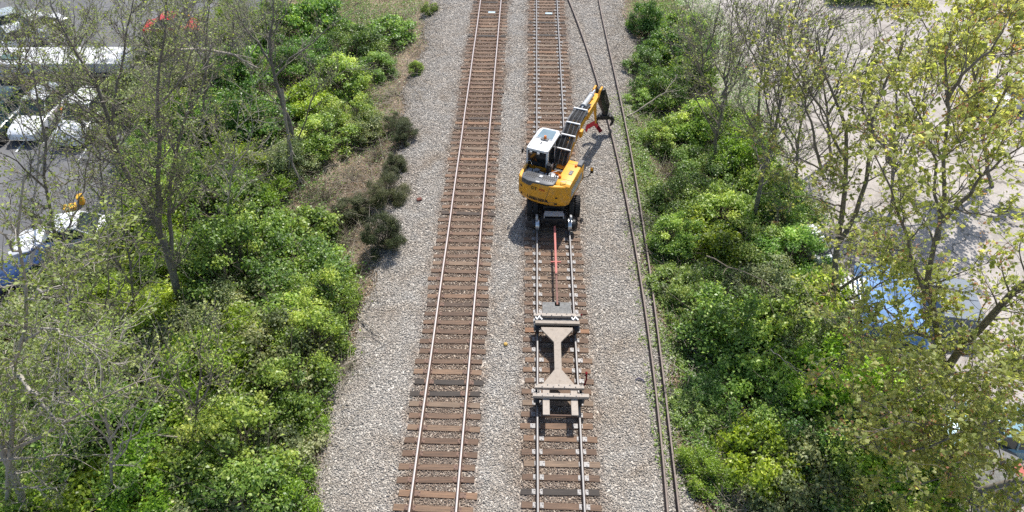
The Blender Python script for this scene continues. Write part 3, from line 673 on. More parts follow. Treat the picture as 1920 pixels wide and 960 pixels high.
# hoses on top of the boom
ho = MB(MU); hs_ = MB(MU)
for k in range(13):
    x = -0.16+0.052*k; j = rnd.uniform(-0.02, 0.02); z0 = 0.33+rnd.uniform(0, 0.07)
    m_ = ho if k % 4 else hs_
    z0 += 0.05; m_.tube([(x+j, 0.25, 1.72+z0*0.5), (x, 0.7, 2.08+z0), (x+j, 1.3, 2.44+z0), (x-j, 1.9, 2.72+z0), (x+0.02, 2.5, 2.88+z0), (x*0.8+0.08, 3.2, 2.95+z0*0.9), (x*0.6+0.16, 3.9, 2.96+z0*0.6)], 0.022, 6)
ho.build('hose_bundle', m_black, boom, True); hs_.build('steel_pipe', m_dgrey, boom, True)
tr = MB(MU); plate_path(tr, [Vector((0.10, 0.35, 1.92)), Vector((0.10, 1.2, 2.70)), Vector((0.12, 2.3, 3.17)), Vector((0.16, 3.2, 3.22))], 0.72, [0.05]*4); tr.build('hose_tray', m_dgrey, boom)
for (a, c_) in (((1040, 299), (1062, 305)), ((1048, 278), (1068, 283)), ((1055, 254), (1076, 258)), ((1066, 217), (1089, 224))):
    i_ = [((1040, 299), (1062, 305)), ((1048, 278), (1068, 283)), ((1055, 254), (1076, 258)), ((1066, 217), (1089, 224))].index((a, c_))
    y_ = (0.72, 1.32, 1.98, 3.05)[i_]; z_ = (2.52, 2.92, 3.2, 3.36)[i_]
    k = MB(MU); k.box((0.15, y_, z_), (0.68, 0.07, 0.05)); k.box((-0.18, y_, z_-0.15), (0.04, 0.06, 0.32)); k.box((0.48, y_, z_-0.15), (0.04, 0.06, 0.32)); k.build('hose_clamp', m_white, boom)
# stick cylinder on the outer boom
cyA = Vector((0.16, 3.2, 3.30)); cyB = B4+Vector((-0.10, -0.15, 0.38)); dcy = (cyB-cyA)
k = MB(MU); k.cyl(cyA+dcy*0.12, cyA+dcy*0.74, 0.125, seg=20); k.cyl(cyA+dcy*0.1, cyA+dcy*0.16, 0.15); k.cyl(cyA+dcy*0.70, cyA+dcy*0.76, 0.145); k.build('stick_cylinder', m_grey, boom, True)
k = MB(MU); k.cyl(cyA+dcy*0.7, cyB, 0.055); k.cyl(cyA, cyA+dcy*0.14, 0.06); k.build('piston_rod', m_steel, boom, True)
for s in (-1, 1):
    k = MB(MU); e0 = B4+Vector((s*0.17, -0.35, 0.1)); k.tube([e0, e0+Vector((0, .25, .3)), B4+Vector((s*0.17, .22, .42)), B4+Vector((s*0.15, .42, .2)), B4+Vector((s*.13, .35, -.05))], 0.055, 8); k.build('boom_fork', m_yellow, boom, True)
# stick, rotator, grab (world points relative to the machine base)
GP = at(1134, 221, 0.62) - EX          # grab head
SB = GP + Vector((-0.10, -0.25, 0.62)); ST = MU @ B4
s_ = MB(); plate_path(s_, [ST+Vector((0.1, 0.25, 0.1)), (ST+SB)/2+Vector((0.05, 0.12, 0)), SB], [0.28, 0.24, 0.2], [0.34, 0.3, 0.2]); stick = s_.build('stick', m_black, ex)
s_ = MB(); sa = MU @ (B4+Vector((-0.14, 0.05, -0.05))); sb_ = at(1117, 231, 0.75)-EX
plate_path(s_, [sa, sa*0.45+sb_*0.55, sb_], [0.09, 0.11, 0.05], [0.18, 0.16, 0.08]); s_.build('support_strut', m_yellow, ex)
s_ = MB()
for k in range(4):
    o = Vector((0.1+0.06*k, 0.1+0.03*k, 0)); s_.tube([ST+o+Vector((0, -.1, .25)), ST+o+Vector((0.15, .28, .2)), (ST+GP)/2+o+Vector((.2, .22, -.05)), GP+Vector((0.12, 0.0, .3))], 0.028, 6)
s_.box(ST+Vector((0.2, 0.22, 0.12)), (0.36, 0.42, 0.42), rz=0.4, bev=0.05); s_.box(ST+Vector((0.3, 0.28, -0.15)), (0.22, 0.3, 0.4), rz=0.2, bev=0.04)
s_.build('stick_hoses', m_black, stick, True)
g = MB(); g.cyl(GP+Vector((-0.04, -0.1, 0.30)), GP+Vector((-0.02, -0.05, 0.62)), 0.16); g.cyl(GP+Vector((0, 0, 0.12)), GP+Vector((-0.04, -0.08, 0.36)), 0.24, seg=20)
g.box(GP+Vector((0, 0, 0.08)), (0.72, 0.34, 0.24), rz=0.1, bev=0.05)
for k in range(4): g.cyl(GP+Vector((-0.27+0.18*k, -0.16, 0.14)), GP+Vector((-0.27+0.18*k, 0.14, 0.2)), 0.06, seg=10)
grab = g.build('grab', m_black, ex, True)
for s in (-1, 1):
    j = MB(); pts = [GP+Vector((s*0.26, 0, 0.10)), GP+Vector((s*0.44, 0.0, -0.05)), GP+Vector((s*0.45, 0.02, -0.28)), GP+Vector((s*0.33, 0.03, -0.5))]
    plate_path(j, pts, [0.22, 0.24, 0.2, 0.1], [0.2, 0.18, 0.14, 0.06]); j.build('grab_jaw', m_black, grab)
rv = MB(); RC = at(1113, 236, 0.6)-EX
rv.prism([(-0.50, -0.30), (-0.40, 0.06), (0.10, 0.30), (0.44, -0.34), (0.26, -0.44), (0.04, 0.02), (-0.34, -0.16), (-0.40, -0.34)], 'z', -0.03, 0.03)
for v in rv.bm.verts: v.co = RC + Matrix.Rotation(0.15, 3, 'Z') @ Matrix.Rotation(0.5, 3, 'X') @ v.co
rv.build('red_guide_fork', m_redp, ex)
mm = MB(MU); mm.tube([(1.2, 0.4, 1.3), (1.55, 0.55, 1.5), (1.62, 0.6, 1.75)], 0.025); mm.box((1.63, 0.6, 1.8), (0.14, 0.1, 0.36), bev=0.03); mm.build('side_mirror', m_black, ex, True); mm = MB(MU); mm.box((1.63, 0.655, 1.8), (0.11, 0.014, 0.3)); mm.box((1.63, 0.545, 1.88), (0.12, 0.014, 0.16)); mm.build('mirror_cap', m_yellow, ex)

# ================================================================== RAIL TRAILER
tl = empty('rail_trailer', (1.32, 16.2, 0), 'low beige rail trailer with I-shaped frame and red drawbar, coupled behind the excavator', 'rail trailer')
TB = Vector((1.32, 16.2, 0))
def tp(px, py, z): return at(px, py, z)-TB
f = MB(); zt = 0.52
yF0, yF1 = tp(1046, 593, zt).y, tp(1046, 607, zt).y; yN0, yN1 = tp(1046, 618, zt).y, tp(1046, 705, zt).y; yR0, yR1 = tp(1050, 726, zt).y, tp(1050, 745, zt).y
# neck: flared plate at both ends, box beam between
fl0, fl1 = 0.62, 0.135
pts = [(-fl0, yN0+0.12), (-fl0*0.98, yN0), (-fl1, yN0-0.62), (-fl1, yN1+0.30), (-0.60, yR0+0.10), (-0.60, yR0), (0.60, yR0), (0.60, yR0+0.10), (fl1, yN1+0.30), (fl1, yN0-0.62), (fl0*0.98, yN0), (fl0, yN0+0.12)]
f.prism(pts, 'z', zt-0.09, zt, bev=0.01); f.box((0, (yN0+yN1)/2, zt-0.17), (0.22, abs(yN0-yN1)+0.4, 0.2))
f.build('frame', m_cart, tl)
for y, wd, w2 in ((yF0, 1.86, 0.15), (yF1, 1.74, 0.15), (yR0-0.02, 1.78, 0.17)):
    k = MB(); k.box((0.02, y, zt+0.035), (wd, w2, 0.13), bev=0.012); k.build('crossbeam', m_cartp if y != yF1 else m_cart, tl)
k = MB(); k.box((0.06, yR1, zt+0.08), (2.0, 0.15, 0.14), bev=0.012); k.build('crossbeam', m_cartp, tl)
for s in (-1, 1):
    k = MB(); k.box((s*0.50+0.04, yR1-0.12, zt-0.03), (0.24, 1.25, 0.1), bev=0.01); k.build('rear_arm', m_cartp, tl)
k = MB(); k.box((0.03, yR1-0.72, zt-0.075), (1.22, 0.05, 0.1), bev=0.01); k.build('rear_bar', m_rust, tl)
k = MB(); k.box((0.02, tp(1046, 578, 0.42).y, 0.42), (1.16, 0.62, 0.06), bev=0.01); k.box((0.02, (yF0+yF1)/2, 0.44), (1.2, 0.3, 0.06)); k.build('deck_plate', m_slab, tl)
for y in ((yF0+yF1)/2-0.15, yR1+0.12):
    ax = MB(); ax.cyl((-0.85, y, 0.24), (0.85, y, 0.24), 0.05); ax.box((0, y, 0.3), (1.3, 0.16, 0.12)); axle = ax.build('axle', m_black, tl)
    for s in (-1, 1):
        w = MB(); w.lathe([(-0.08*s, 0.06), (-0.075*s, 0.27), (-0.045*s, 0.27), (-0.03*s, 0.235), (0.06*s, 0.23), (0.06*s, 0.16), (0.05*s, 0.09), (0.09*s, 0.08), (0.09*s, 0.03)], (s*0.765, y, 0.235), 'x', 28); w.build('rail_wheel', m_black, tl, True)
        bx = MB(); bx.box((s*0.86, y, 0.33), (0.1, 0.34, 0.26), bev=0.03); bx.box((s*0.80, y+0.24, 0.38), (0.08, 0.1, 0.14)); bx.build('axle_box', m_dgrey, tl)
for s in (-1, 1):
    cl = MB()
    for j in range(3): cl.box((s*(0.62+0.09*j), (yF0+yF1)/2+(j % 2)*0.06-0.03, zt+0.07), (0.05, 0.16, 0.12), rz=0.5*(-1)**j)
    cl.cyl((s*0.56, (yF0+yF1)/2, zt+0.06), (s*0.86, (yF0+yF1)/2, zt+0.06), 0.03); cl.build('rail_clamp', m_grey, tl)
lv = MB(); lv.tube([(0.92, yR0+0.1, 0.5), (1.0, yR0+0.22, 0.75), (0.98, yR0+0.3, 0.95)], 0.03); lv.box((0.98, yR0+0.3, 0.97), (0.08, 0.12, 0.08), bev=0.02); lv.build('brake_lever', m_redp, tl, True)
lv = MB(); lv.tube([(0.9, yF0+0.1, 0.5), (0.99, yF0-0.05, 0.7), (0.97, yF0-0.16, 0.8)], 0.028); lv.build('brake_lever', m_redp, tl, True)
d0 = tp(1040, 425, 0.42); d1 = tp(1045, 572, 0.42)
dm = d0*0.36+d1*0.64
db = MB(); plate_path(db, [d0, dm], 0.085, [0.09, 0.09]); db.box(d0*0.52+d1*0.48, (0.44, 0.05, 0.05)); db.build('drawbar', m_pinkred, tl)
db = MB(); plate_path(db, [dm, d1], 0.075, [0.075, 0.08]); db.cyl(dm+Vector((0, 0, -.08)), dm+Vector((0, 0, .08)), .05)
db.build('drawbar_end', paint('faded_red_paint', (0.2, 0.105, 0.085), 0.8, 0, 0.25, 5, 0.3, (0.12, 0.09, 0.07), 0.6), tl)
bt = MB()
for y in (yF0, yR0-0.02, yR1):
    for q in range(9): bt.cyl((-0.8+0.2*q, y+0.04*(-1)**q, zt+0.1), (-0.8+0.2*q, y+0.04*(-1)**q, zt+(0.165 if y == yR1 else 0.125)), 0.022, seg=6)
tag(bt.build('bolt_heads', m_dgrey, tl), kind='stuff')
db = MB(); db.box(d1+Vector((0, 0.05, -0.02)), (0.24, 0.3, 0.1), bev=0.02); db.build('coupling', m_black, tl)

# ================================================================== SHRUBS
def bush_mesh(name, n_leaf, size, seed, spread=1.0, top=1.0, kind=''):
    """unit shrub: about 1 m radius and 1.35 m tall, leaves on lumps of different size, gaps between them"""
    g = np.random.default_rng(seed)
    K = 58; lc = []; lr = []
    for k in range(K):
        a = g.random()*2*PI; rr = math.sqrt(g.random())*0.98*spread; h = 0.12+1.15*g.random()**0.8*(1-0.55*rr**2)*top
        if k % 9 == 0: h *= 1.22; rr *= 1.1
        lc.append((rr*math.cos(a), rr*math.sin(a), h)); lr.append(g.uniform(0.09, 0.27))
    lc = np.array(lc); lr = np.array(lr)
    w = lr**2; idx = g.choice(K, size=n_leaf, p=w/w.sum())
    d = g.normal(size=(n_leaf, 3)); d /= np.linalg.norm(d, axis=1, keepdims=True)
    flip = (d[:, 2] < -0.2) & (g.random(n_leaf) < 0.7); d[flip, 2] *= -1
    rad = lr[idx]*(1-0.6*g.random(n_leaf)**1.6)*(1+0.22*g.normal(size=n_leaf))
    c = lc[idx] + d*rad[:, None]*np.array([1.15, 1.15, 0.7])
    stray = g.random(n_leaf) < 0.12; c[stray] += g.normal(scale=0.14, size=(stray.sum(), 3))
    c[:, 2] = np.maximum(c[:, 2], 0.03)
    nrm = d*0.6 + g.normal(scale=0.55, size=(n_leaf, 3)) + np.array([0, 0, 0.75])
    s = size*(0.6+0.8*g.random(n_leaf))
    asp = 0.22 if kind == 'juniper' else 0.62
    V, F = leaves(c, nrm, s, asp, 0.15, rg=g, droop=0.5)
    lump_t = g.normal(0, 0.19, K)
    tint = np.clip(g.normal(0.45, 0.2, n_leaf)+lump_t[idx], 0, 1)
    me = npmesh(name, V, F, 4, tint=tint)
    polys, rads = [], []
    for k in range(K):
        p0 = np.array([lc[k, 0]*0.12, lc[k, 1]*0.12, 0]); p1 = lc[k]*np.array([1, 1, 1.0]); mid = (p0+p1)/2+g.normal(scale=0.07, size=3)
        out = p1 + (p1-mid)*0.5*g.random()
        polys.append(resample([p0, mid, p1, out], 5)); rads.append(np.linspace(0.02, 0.004, 5))
        for q in range(4):
            o = p1 + g.normal(scale=0.33, size=3)*np.array([1, 1, .7]); polys.append(resample([mid, (mid+o)/2+g.normal(scale=0.04, size=3), o], 5)); rads.append(np.linspace(0.008, 0.0025, 5))
    Vs, Fs = tubes(polys, rads, 4)
    return me, npmesh(name+'_stem', Vs, Fs, 4)
def twig_mesh(name, seed):
    g = np.random.default_rng(seed); polys, rads = [], []
    for k in range(70):
        a = g.random()*2*PI; l = g.uniform(0.5, 1.2); el = g.uniform(0.25, 1.3)
        d = np.array([math.cos(a)*math.cos(el), math.sin(a)*math.cos(el), math.sin(el)])
        b0 = np.array([g.normal(0, 0.3), g.normal(0, 0.3), 0.0]); p = [b0]
        for j in range(4): d = d + g.normal(scale=0.16, size=3) - np.array([0, 0, 0.07*j]); p.append(p[-1]+d*l/4)
        polys.append(resample(p, 5)); rads.append(np.linspace(0.012, 0.004, 5))
        for q in range(5):
            i = g.integers(1, 4); dd = d + g.normal(scale=0.6, size=3); l2 = g.uniform(0.15, 0.45)
            polys.append(resample([p[i], p[i]+dd*l2*0.5, p[i]+dd*l2+g.normal(scale=0.05, size=3)], 5)); rads.append(np.linspace(0.006, 0.0025, 5))
    V, F = tubes(polys, rads, 3)
    n = 500; c = np.array([p[-1] for p in polys])[g.choice(len(polys), n)] + g.normal(scale=0.05, size=(n, 3)); c[:, 2] = np.maximum(c[:, 2], 0.02)
    LV, LF = leaves(c, g.normal(size=(n, 3))+np.array([0, 0, 1]), 0.05*(0.6+0.8*g.random(n)), rg=g)
    return npmesh(name, V, F, 4), npmesh(name+'_leaf', LV, LF, 4, tint=g.random(n))
BK = {}
for ki, (k, nl, sz) in enumerate((('dark', 13000, 0.066), ('mid', 13000, 0.066), ('bright', 12000, 0.068), ('grey', 13500, 0.056), ('juniper', 22000, 0.07))):
    BK[k] = []
    for v in range(3):
        fm, sm = bush_mesh('foliage', int(nl*(1.25, 0.95, 0.75)[v]), sz*(0.82, 1.0, 1.28)[v], 100+ki*10+v, 1.0, 1.15 if v == 1 else 0.9, k)
        fm.materials.append(LM[k]); sm.materials.append(m_stem); BK[k].append((fm, sm))
BK['twig'] = []
for v in range(3):
    a, l = twig_mesh('twigs', 300+v); a.materials.append(m_dead if v == 1 else m_stem); l.materials.append(LM['grey']); BK['twig'].append((l, a))
KW = {'dark': 'deep green leafy shrub', 'mid': 'mid green leafy shrub', 'bright': 'bright yellow-green shrub', 'grey': 'pale grey-green shrub', 'juniper': 'dark juniper bush', 'twig': 'bare brown brush of dry twigs'}
NM = {'juniper': 'juniper_bush', 'twig': 'dry_brush'}
nb = 0
def bush(px, py, r, h, kind, where, size=None):
    global nb
    p = at(px, py, -1.0+0.6*h) if abs(px-960) > 330 else at(px, py, -0.5+0.6*h)
    z = float(tz(p.x)) - 0.1
    o = empty(NM.get(kind, 'shrub'), (p.x, p.y, z), (size+' ' if size else '')+KW[kind]+' '+where, 'bush' if kind != 'twig' else 'brush',
              {'juniper': 'juniper bushes on the ballast edge', 'twig': 'dry brush along the track'}.get(kind, 'shrubs on both sides of the track'), rnd.random()*6.28)
    o.scale = (r*rnd.uniform(0.92, 1.08), r*rnd.uniform(0.92, 1.08), h/1.3*(rnd.uniform(0.8, 1.3) if kind not in ('juniper', 'twig') else 1.1))
    fm, sm = BK[kind][nb % 3]; nb += 1
    for nme, me in (('foliage', fm), ('twigs' if kind == 'twig' else 'stem', sm)):
        c = bpy.data.objects.new(nme, me); COL.objects.link(c); c.parent = o
BUSHES = [
 # ---- left bank, top
 (805, 14, .6, .7, 'mid', 'alone on the gravel edge at the very top', 'small'),
 (779, 128, .5, .6, 'mid', 'alone between the dead grass patch and the ballast', 'tiny'),
 (725, 28, 1.7, 2.2, 'mid', 'at the top of the left bank above the dead grass'),
 (655, 55, 2.0, 2.6, 'dark', 'left of the dead grass patch near the top'),
 (700, 100, 1.3, 1.5, 'mid', 'low against the upper left side of the dead grass'),
 (590, 25, 2.2, 3.0, 'dark', 'behind the forked trunk with the broken limb'),
 (556, 92, 1.9, 2.6, 'dark', 'directly right of the upright forked trunk'),
 (630, 125, 1.7, 2.2, 'mid', 'between the forked tree and the dead grass'),
 (575, 175, 1.7, 2.0, 'bright', 'just right of the break in the forked tree'),
 (645, 190, 1.6, 1.9, 'mid', 'left of the topmost juniper bushes'),
 (605, 245, 1.7, 2.0, 'mid', 'uphill of the dry brush beside the hanging limb'),
 (680, 215, 1.2, 1.4, 'grey', 'touching the left side of the topmost juniper', 'small'),
 (535, 285, 1.6, 2.0, 'grey', 'around the foot of the hanging broken limb'),
 (462, 215, 2.0, 2.6, 'dark', 'in the shade left of the forked trunk'),
 (440, 120, 2.0, 2.8, 'dark', 'under the arching pale branch near the top'),
 (390, 210, 1.9, 2.4, 'dark', 'behind the thin upright trunk left of the forked tree'),
 (345, 130, 2.0, 2.4, 'grey', 'among grey twigs below the red car'),
 (505, 20, 2.0, 2.8, 'mid', 'at the top edge behind the forked crown'),
 (420, 20, 2.0, 2.6, 'bright', 'at the top edge right of the red car'),
 (430, 305, 1.8, 2.1, 'bright', 'left of the hanging limb halfway up the bank'),
 (365, 320, 1.9, 2.3, 'mid', 'beside the three stems of the large budding tree'),
 (480, 350, 1.7, 1.9, 'bright', 'directly below the hanging limb'),
 (410, 385, 2.0, 2.4, 'dark', 'right of the pale crooked limb on the large budding tree'),
 (40, 150, 1.6, 1.6, 'twig', 'before the left half of the white trailer'),
 (108, 150, 1.6, 1.6, 'grey', 'in front of the middle of the long white trailer'),
 (175, 148, 1.7, 1.6, 'twig', 'between white trailer and white van-like car'),
 (235, 165, 1.9, 2.2, 'grey', 'at the right end of the long white trailer'),
 (260, 260, 1.6, 1.9, 'mid', 'between the white van-like car and the largest budding tree'),
 (310, 200, 1.9, 2.2, 'bright', 'below the right end of the long white trailer among thin trunks'),
 (300, 300, 1.8, 2.1, 'mid', 'behind the three stems of the largest budding tree'),
 (300, 90, 1.9, 2.2, 'grey', 'right of the long white trailer below the red car'),
 # ---- left bank, middle
 (290, 390, 1.9, 2.3, 'bright', 'behind the left stem of the large budding tree'),
 (245, 440, 1.9, 2.2, 'bright', 'right of the white hatchback under the trees'),
 (350, 470, 2.0, 2.4, 'bright', 'right at the fork of the large budding tree'),
 (465, 435, 2.1, 2.6, 'mid', 'uphill of the darkest green mound'),
 (560, 425, 1.5, 1.7, 'mid', 'at the lower end of the hanging limb'),
 (535, 500, 2.2, 2.9, 'dark', 'forming the darkest mound halfway down the bank', 'broad'),
 (430, 500, 2.0, 2.6, 'dark', 'left of the darkest mound'),
 (590, 500, 1.5, 2.0, 'mid', 'left of the lowest juniper on the bank edge'),
 (607, 560, 1.4, 2.0, 'mid', 'bulging out over the ballast edge below the junipers'),
 (535, 580, 1.9, 2.4, 'mid', 'in the middle of the dense bank below the darkest mound'),
 (475, 570, 1.9, 2.4, 'grey', 'left of centre on the dense bank'),
 (390, 570, 1.9, 2.4, 'grey', 'beside the foot of the large budding tree'),
 (578, 645, 1.4, 2.0, 'mid', 'at the ballast edge beside the dead forked stick'),
 (520, 655, 1.8, 2.4, 'grey', 'above the brightest yellow-green clump'),
 (440, 660, 1.9, 2.5, 'bright', 'forming the brightest clump of the lower bank', 'dense'),
 (270, 580, 1.9, 2.2, 'bright', 'under the long pale dead branches', 'low'),
 (310, 640, 2.0, 2.4, 'grey', 'below the foot of the large budding tree'),
 (200, 540, 1.8, 2.0, 'bright', 'below the blue car behind the twigs'),
 # ---- left bank, bottom
 (548, 730, 1.6, 2.2, 'mid', 'near the ballast edge above the brown bare gap'),
 (490, 760, 1.7, 2.1, 'mid', 'right of the brightest yellow-green clump'),
 (572, 805, 1.0, 1.1, 'bright', 'spilling low over the ballast near the bottom', 'low'),
 (440, 845, 1.9, 2.4, 'mid', 'left of the small brown hollow near the bottom'),
 (520, 850, 1.4, 1.8, 'grey', 'right beside the small brown hollow near the bottom'),
 (538, 930, 1.2, 1.4, 'bright', 'at the bottom edge next to the ballast'),
 (455, 940, 1.6, 2.0, 'mid', 'at the bottom edge second from the ballast'),
 (380, 925, 1.9, 2.3, 'grey', 'at the bottom edge below the curved dead branch'),
 (345, 790, 2.0, 2.4, 'bright', 'enclosed by the curved dead branch'),
 (370, 705, 1.8, 2.4, 'bright', 'just left of the brightest clump'),
 (240, 720, 2.0, 2.4, 'grey', 'crossed by the longest pale dead branch'),
 (280, 870, 2.0, 2.2, 'bright', 'at the lower left inside the twig tangle'),
 (190, 820, 2.0, 2.2, 'mid', 'below the longest pale dead branch'),
 (170, 930, 2.0, 2.3, 'bright', 'at the bottom edge third from the corner trunk'),
 (95, 850, 1.8, 2.0, 'mid', 'beside the leaning trunk in the lower left corner'),
 (95, 700, 2.0, 2.2, 'grey', 'right of the crooked trunk at the left edge'),
 (150, 640, 1.9, 2.0, 'grey', 'between the two left trunks'),
 (60, 945, 1.7, 1.9, 'bright', 'in the bottom left corner'),
 (15, 760, 1.8, 2.0, 'mid', 'at the left edge behind the crooked trunk'),
 (15, 610, 1.8, 1.8, 'grey', 'at the left edge next to the terracotta planter'),
 # ---- junipers and dry brush on the left ballast edge
 (742, 222, .75, 1.0, 'juniper', 'second from the top of the juniper row', 'small'),
 (757, 250, .8, 1.0, 'juniper', 'closest to the rails, just below the topmost juniper', 'small'),
 (741, 306, .65, .8, 'juniper', 'pale and small right above the largest juniper', 'small'),
 (722, 350, 1.05, 1.4, 'juniper', 'in the middle of the row beside dry twigs', 'large'),
 (714, 440, 1.0, 1.7, 'juniper', 'at the lower end of the row by the ballast', 'tall'),
 (655, 372, .95, 1.1, 'juniper', 'set back left of the row among dry twigs'),
 (705, 268, .9, .9, 'twig', 'below the topmost junipers'),
 (650, 300, 1.0, .9, 'twig', 'in the brown gap right of the hanging limb'),
 (600, 350, 1.0, 1.0, 'twig', 'around the splayed end of the hanging limb'),
 (650, 425, .9, .9, 'twig', 'left of the lowest juniper'),
 (735, 155, 1.0, .7, 'twig', 'on the dead grass patch'),
 (655, 690, .6, .5, 'twig', 'on the ballast edge below the dead forked stick', 'small'),
 (545, 790, .9, .7, 'twig', 'in the small brown hollow near the bottom'),
 # ---- right bank
 (1216, 22, 1.3, 2.0, 'dark', 'at the top edge just right of the ballast'),
 (1250, 60, 1.6, 2.6, 'dark', 'in front of the topmost grey fan-shaped tree'),
 (1240, 140, 1.6, 2.4, 'dark', 'above the pale fallen branch', 'tall'),
 (1203, 180, .9, .9, 'mid', 'at the upper end of the ivy strip', 'small'),
 (1282, 25, 1.5, 2.4, 'mid', 'at the top edge behind the first bush right of the ballast'),
 (1295, 80, 1.6, 2.4, 'dark', 'directly left of the topmost grey fan-shaped tree'),
 (1210, 105, 1.2, 1.8, 'dark', 'bordering the gravel beside the upper end of the outer loose rail'),
 (1300, 130, 1.4, 2.0, 'mid', 'at the foot of the topmost fan-shaped tree'),
 (1255, 235, 1.3, 1.5, 'mid', 'crossed by the pale fallen branch'),
 (1320, 235, 1.7, 2.0, 'mid', 'below the fan-shaped trees by the pale lot'),
 (1375, 215, 1.5, 1.8, 'bright', 'below the second fan-shaped tree at the lot edge', 'thin'),
 (1340, 300, 1.8, 2.2, 'dark', 'halfway between ivy strip and leaning black trunk'),
 (1400, 290, 1.6, 1.9, 'bright', 'left of the leaning black trunk'),
 (1258, 300, 1.1, .9, 'twig', 'right of the ivy strip beside the excavator'),
 (1285, 355, 1.5, 1.7, 'dark', 'in the deepest shade beside the ivy strip'),
 (1355, 375, 1.8, 2.2, 'mid', 'left of the foot of the leaning black trunk'),
 (1450, 345, 1.5, 1.8, 'mid', 'right of the leaning black trunk by the pale lot'),
 (1480, 395, 1.6, 2.0, 'dark', 'at the lot edge below the leaning black trunk'),
 (1270, 440, 1.2, 1.4, 'mid', 'right of the rails level with the rail wheels'),
 (1335, 445, 1.6, 1.9, 'bright', 'in the middle of the right bank level with the drawbar'),
 (1410, 455, 1.8, 2.2, 'mid', 'level with the drawbar and halfway to the white rack'),
 (1485, 465, 1.7, 2.1, 'mid', 'left of the white utility cart'),
 (1268, 520, 1.1, 1.2, 'mid', 'beside the ivy strip level with the drawbar end', 'small'),
 (1345, 525, 1.5, 1.8, 'dark', 'beside the grey dead limb on the right bank'),
 (1435, 530, 1.8, 2.2, 'grey', 'under the long grey dead limb on the right bank'),
 (1525, 545, 1.7, 2.0, 'bright', 'left of the forked maple trunk'),
 (1300, 585, 1.2, 1.3, 'mid', 'beside the ivy level with the trailer front'),
 (1375, 605, 1.9, 2.5, 'dark', 'forming a round mound level with the trailer', 'broad'),
 (1460, 610, 1.8, 2.3, 'mid', 'right of the round dark mound level with the trailer'),
 (1540, 630, 1.8, 2.2, 'grey', 'below the white slatted rack'),
 (1330, 655, .9, .8, 'twig', 'between ivy strip and round dark mound'),
 (1420, 680, 1.7, 2.1, 'mid', 'just below the round dark mound'),
 (1505, 700, 1.8, 2.2, 'dark', 'in shade left of the maple undergrowth'),
 (1342, 742, 1.0, 1.1, 'dark', 'alone in the brown hollow beside the trailer', 'small'),
 (1300, 780, .9, .7, 'mid', 'low in the ivy beside the trailer rear', 'low'),
 (1450, 775, 1.7, 2.1, 'mid', 'lower right bank above the tangle of thin grey stems'),
 (1370, 810, 1.1, 1.0, 'twig', 'of thin grey stems in the lower brown hollow'),
 (1425, 850, 1.5, 1.9, 'bright', 'right of the tangle of thin grey stems', 'rounded'),
 (1318, 895, .9, .9, 'bright', 'at the lower end of the ivy strip', 'low'),
 (1370, 930, 1.2, 1.1, 'twig', 'at the bottom edge of the right bank'),
 (1500, 890, 1.7, 2.0, 'grey', 'at the bottom edge left of the low maple boughs'),
 (1545, 800, 1.8, 2.2, 'dark', 'under the left fringe of the maple boughs'),
 (1580, 720, 1.8, 2.2, 'bright', 'below the blue tarpaulin'),
 (1640, 690, 1.6, 1.8, 'mid', 'right beside the lower end of the blue tarpaulin'),
 (1610, 860, 1.9, 2.2, 'mid', 'beneath the maple near the bottom'),
 (1690, 780, 1.7, 2.0, 'bright', 'under the maple left of its trunk'),
 (1720, 900, 1.8, 2.0, 'bright', 'above the thick bottom bough'),
 (1600, 950, 1.6, 1.8, 'dark', 'at the bottom edge under the maple'),

 # ---- more dry brush and low growth breaking up the banks
 (520, 130, 1.2, 1.2, 'twig', 'right of the upright forked trunk near the top'),
 (665, 150, 1.1, 1.0, 'twig', 'between the upper shrubs and the dead grass'),
 (500, 255, 1.2, 1.3, 'twig', 'in shade left of the hanging limb'),
 (395, 440, 1.2, 1.4, 'twig', 'right of the fork of the largest budding tree'),
 (250, 640, 1.3, 1.5, 'twig', 'below the level pale dead branch'),
 (330, 720, 1.2, 1.6, 'twig', 'left of the brightest yellow-green clump'),
 (430, 770, 1.1, 1.5, 'twig', 'just below the brightest yellow-green clump'),
 (150, 760, 1.3, 1.6, 'twig', 'under the longest pale dead branch'),
 (240, 935, 1.2, 1.5, 'twig', 'at the bottom edge among lower left shrubs'),
 (60, 640, 1.3, 1.5, 'twig', 'beside the crooked tree near the planter'),
 (130, 505, 1.5, 1.7, 'grey', 'in front of the blue car'),
 (60, 540, 1.5, 1.5, 'twig', 'between the blue car and the crooked tree'),
 (1262, 190, 1.0, 1.0, 'twig', 'where the pale fallen branch leaves the shrubs'),
 (1300, 400, 1.0, 1.0, 'twig', 'in deep shade level with the rail wheels'),
 (1400, 545, 1.1, 1.4, 'twig', 'beneath the long grey dead limb'),
 (1480, 650, 1.0, 1.4, 'twig', 'right of the round dark mound'),
 (1410, 745, 1.0, 1.0, 'twig', 'in the shaded hollow right of the trailer rear'),
 (1540, 900, 1.1, 1.3, 'twig', 'at the bottom edge below the maple fringe'),
]
for args in BUSHES: bush(*args)

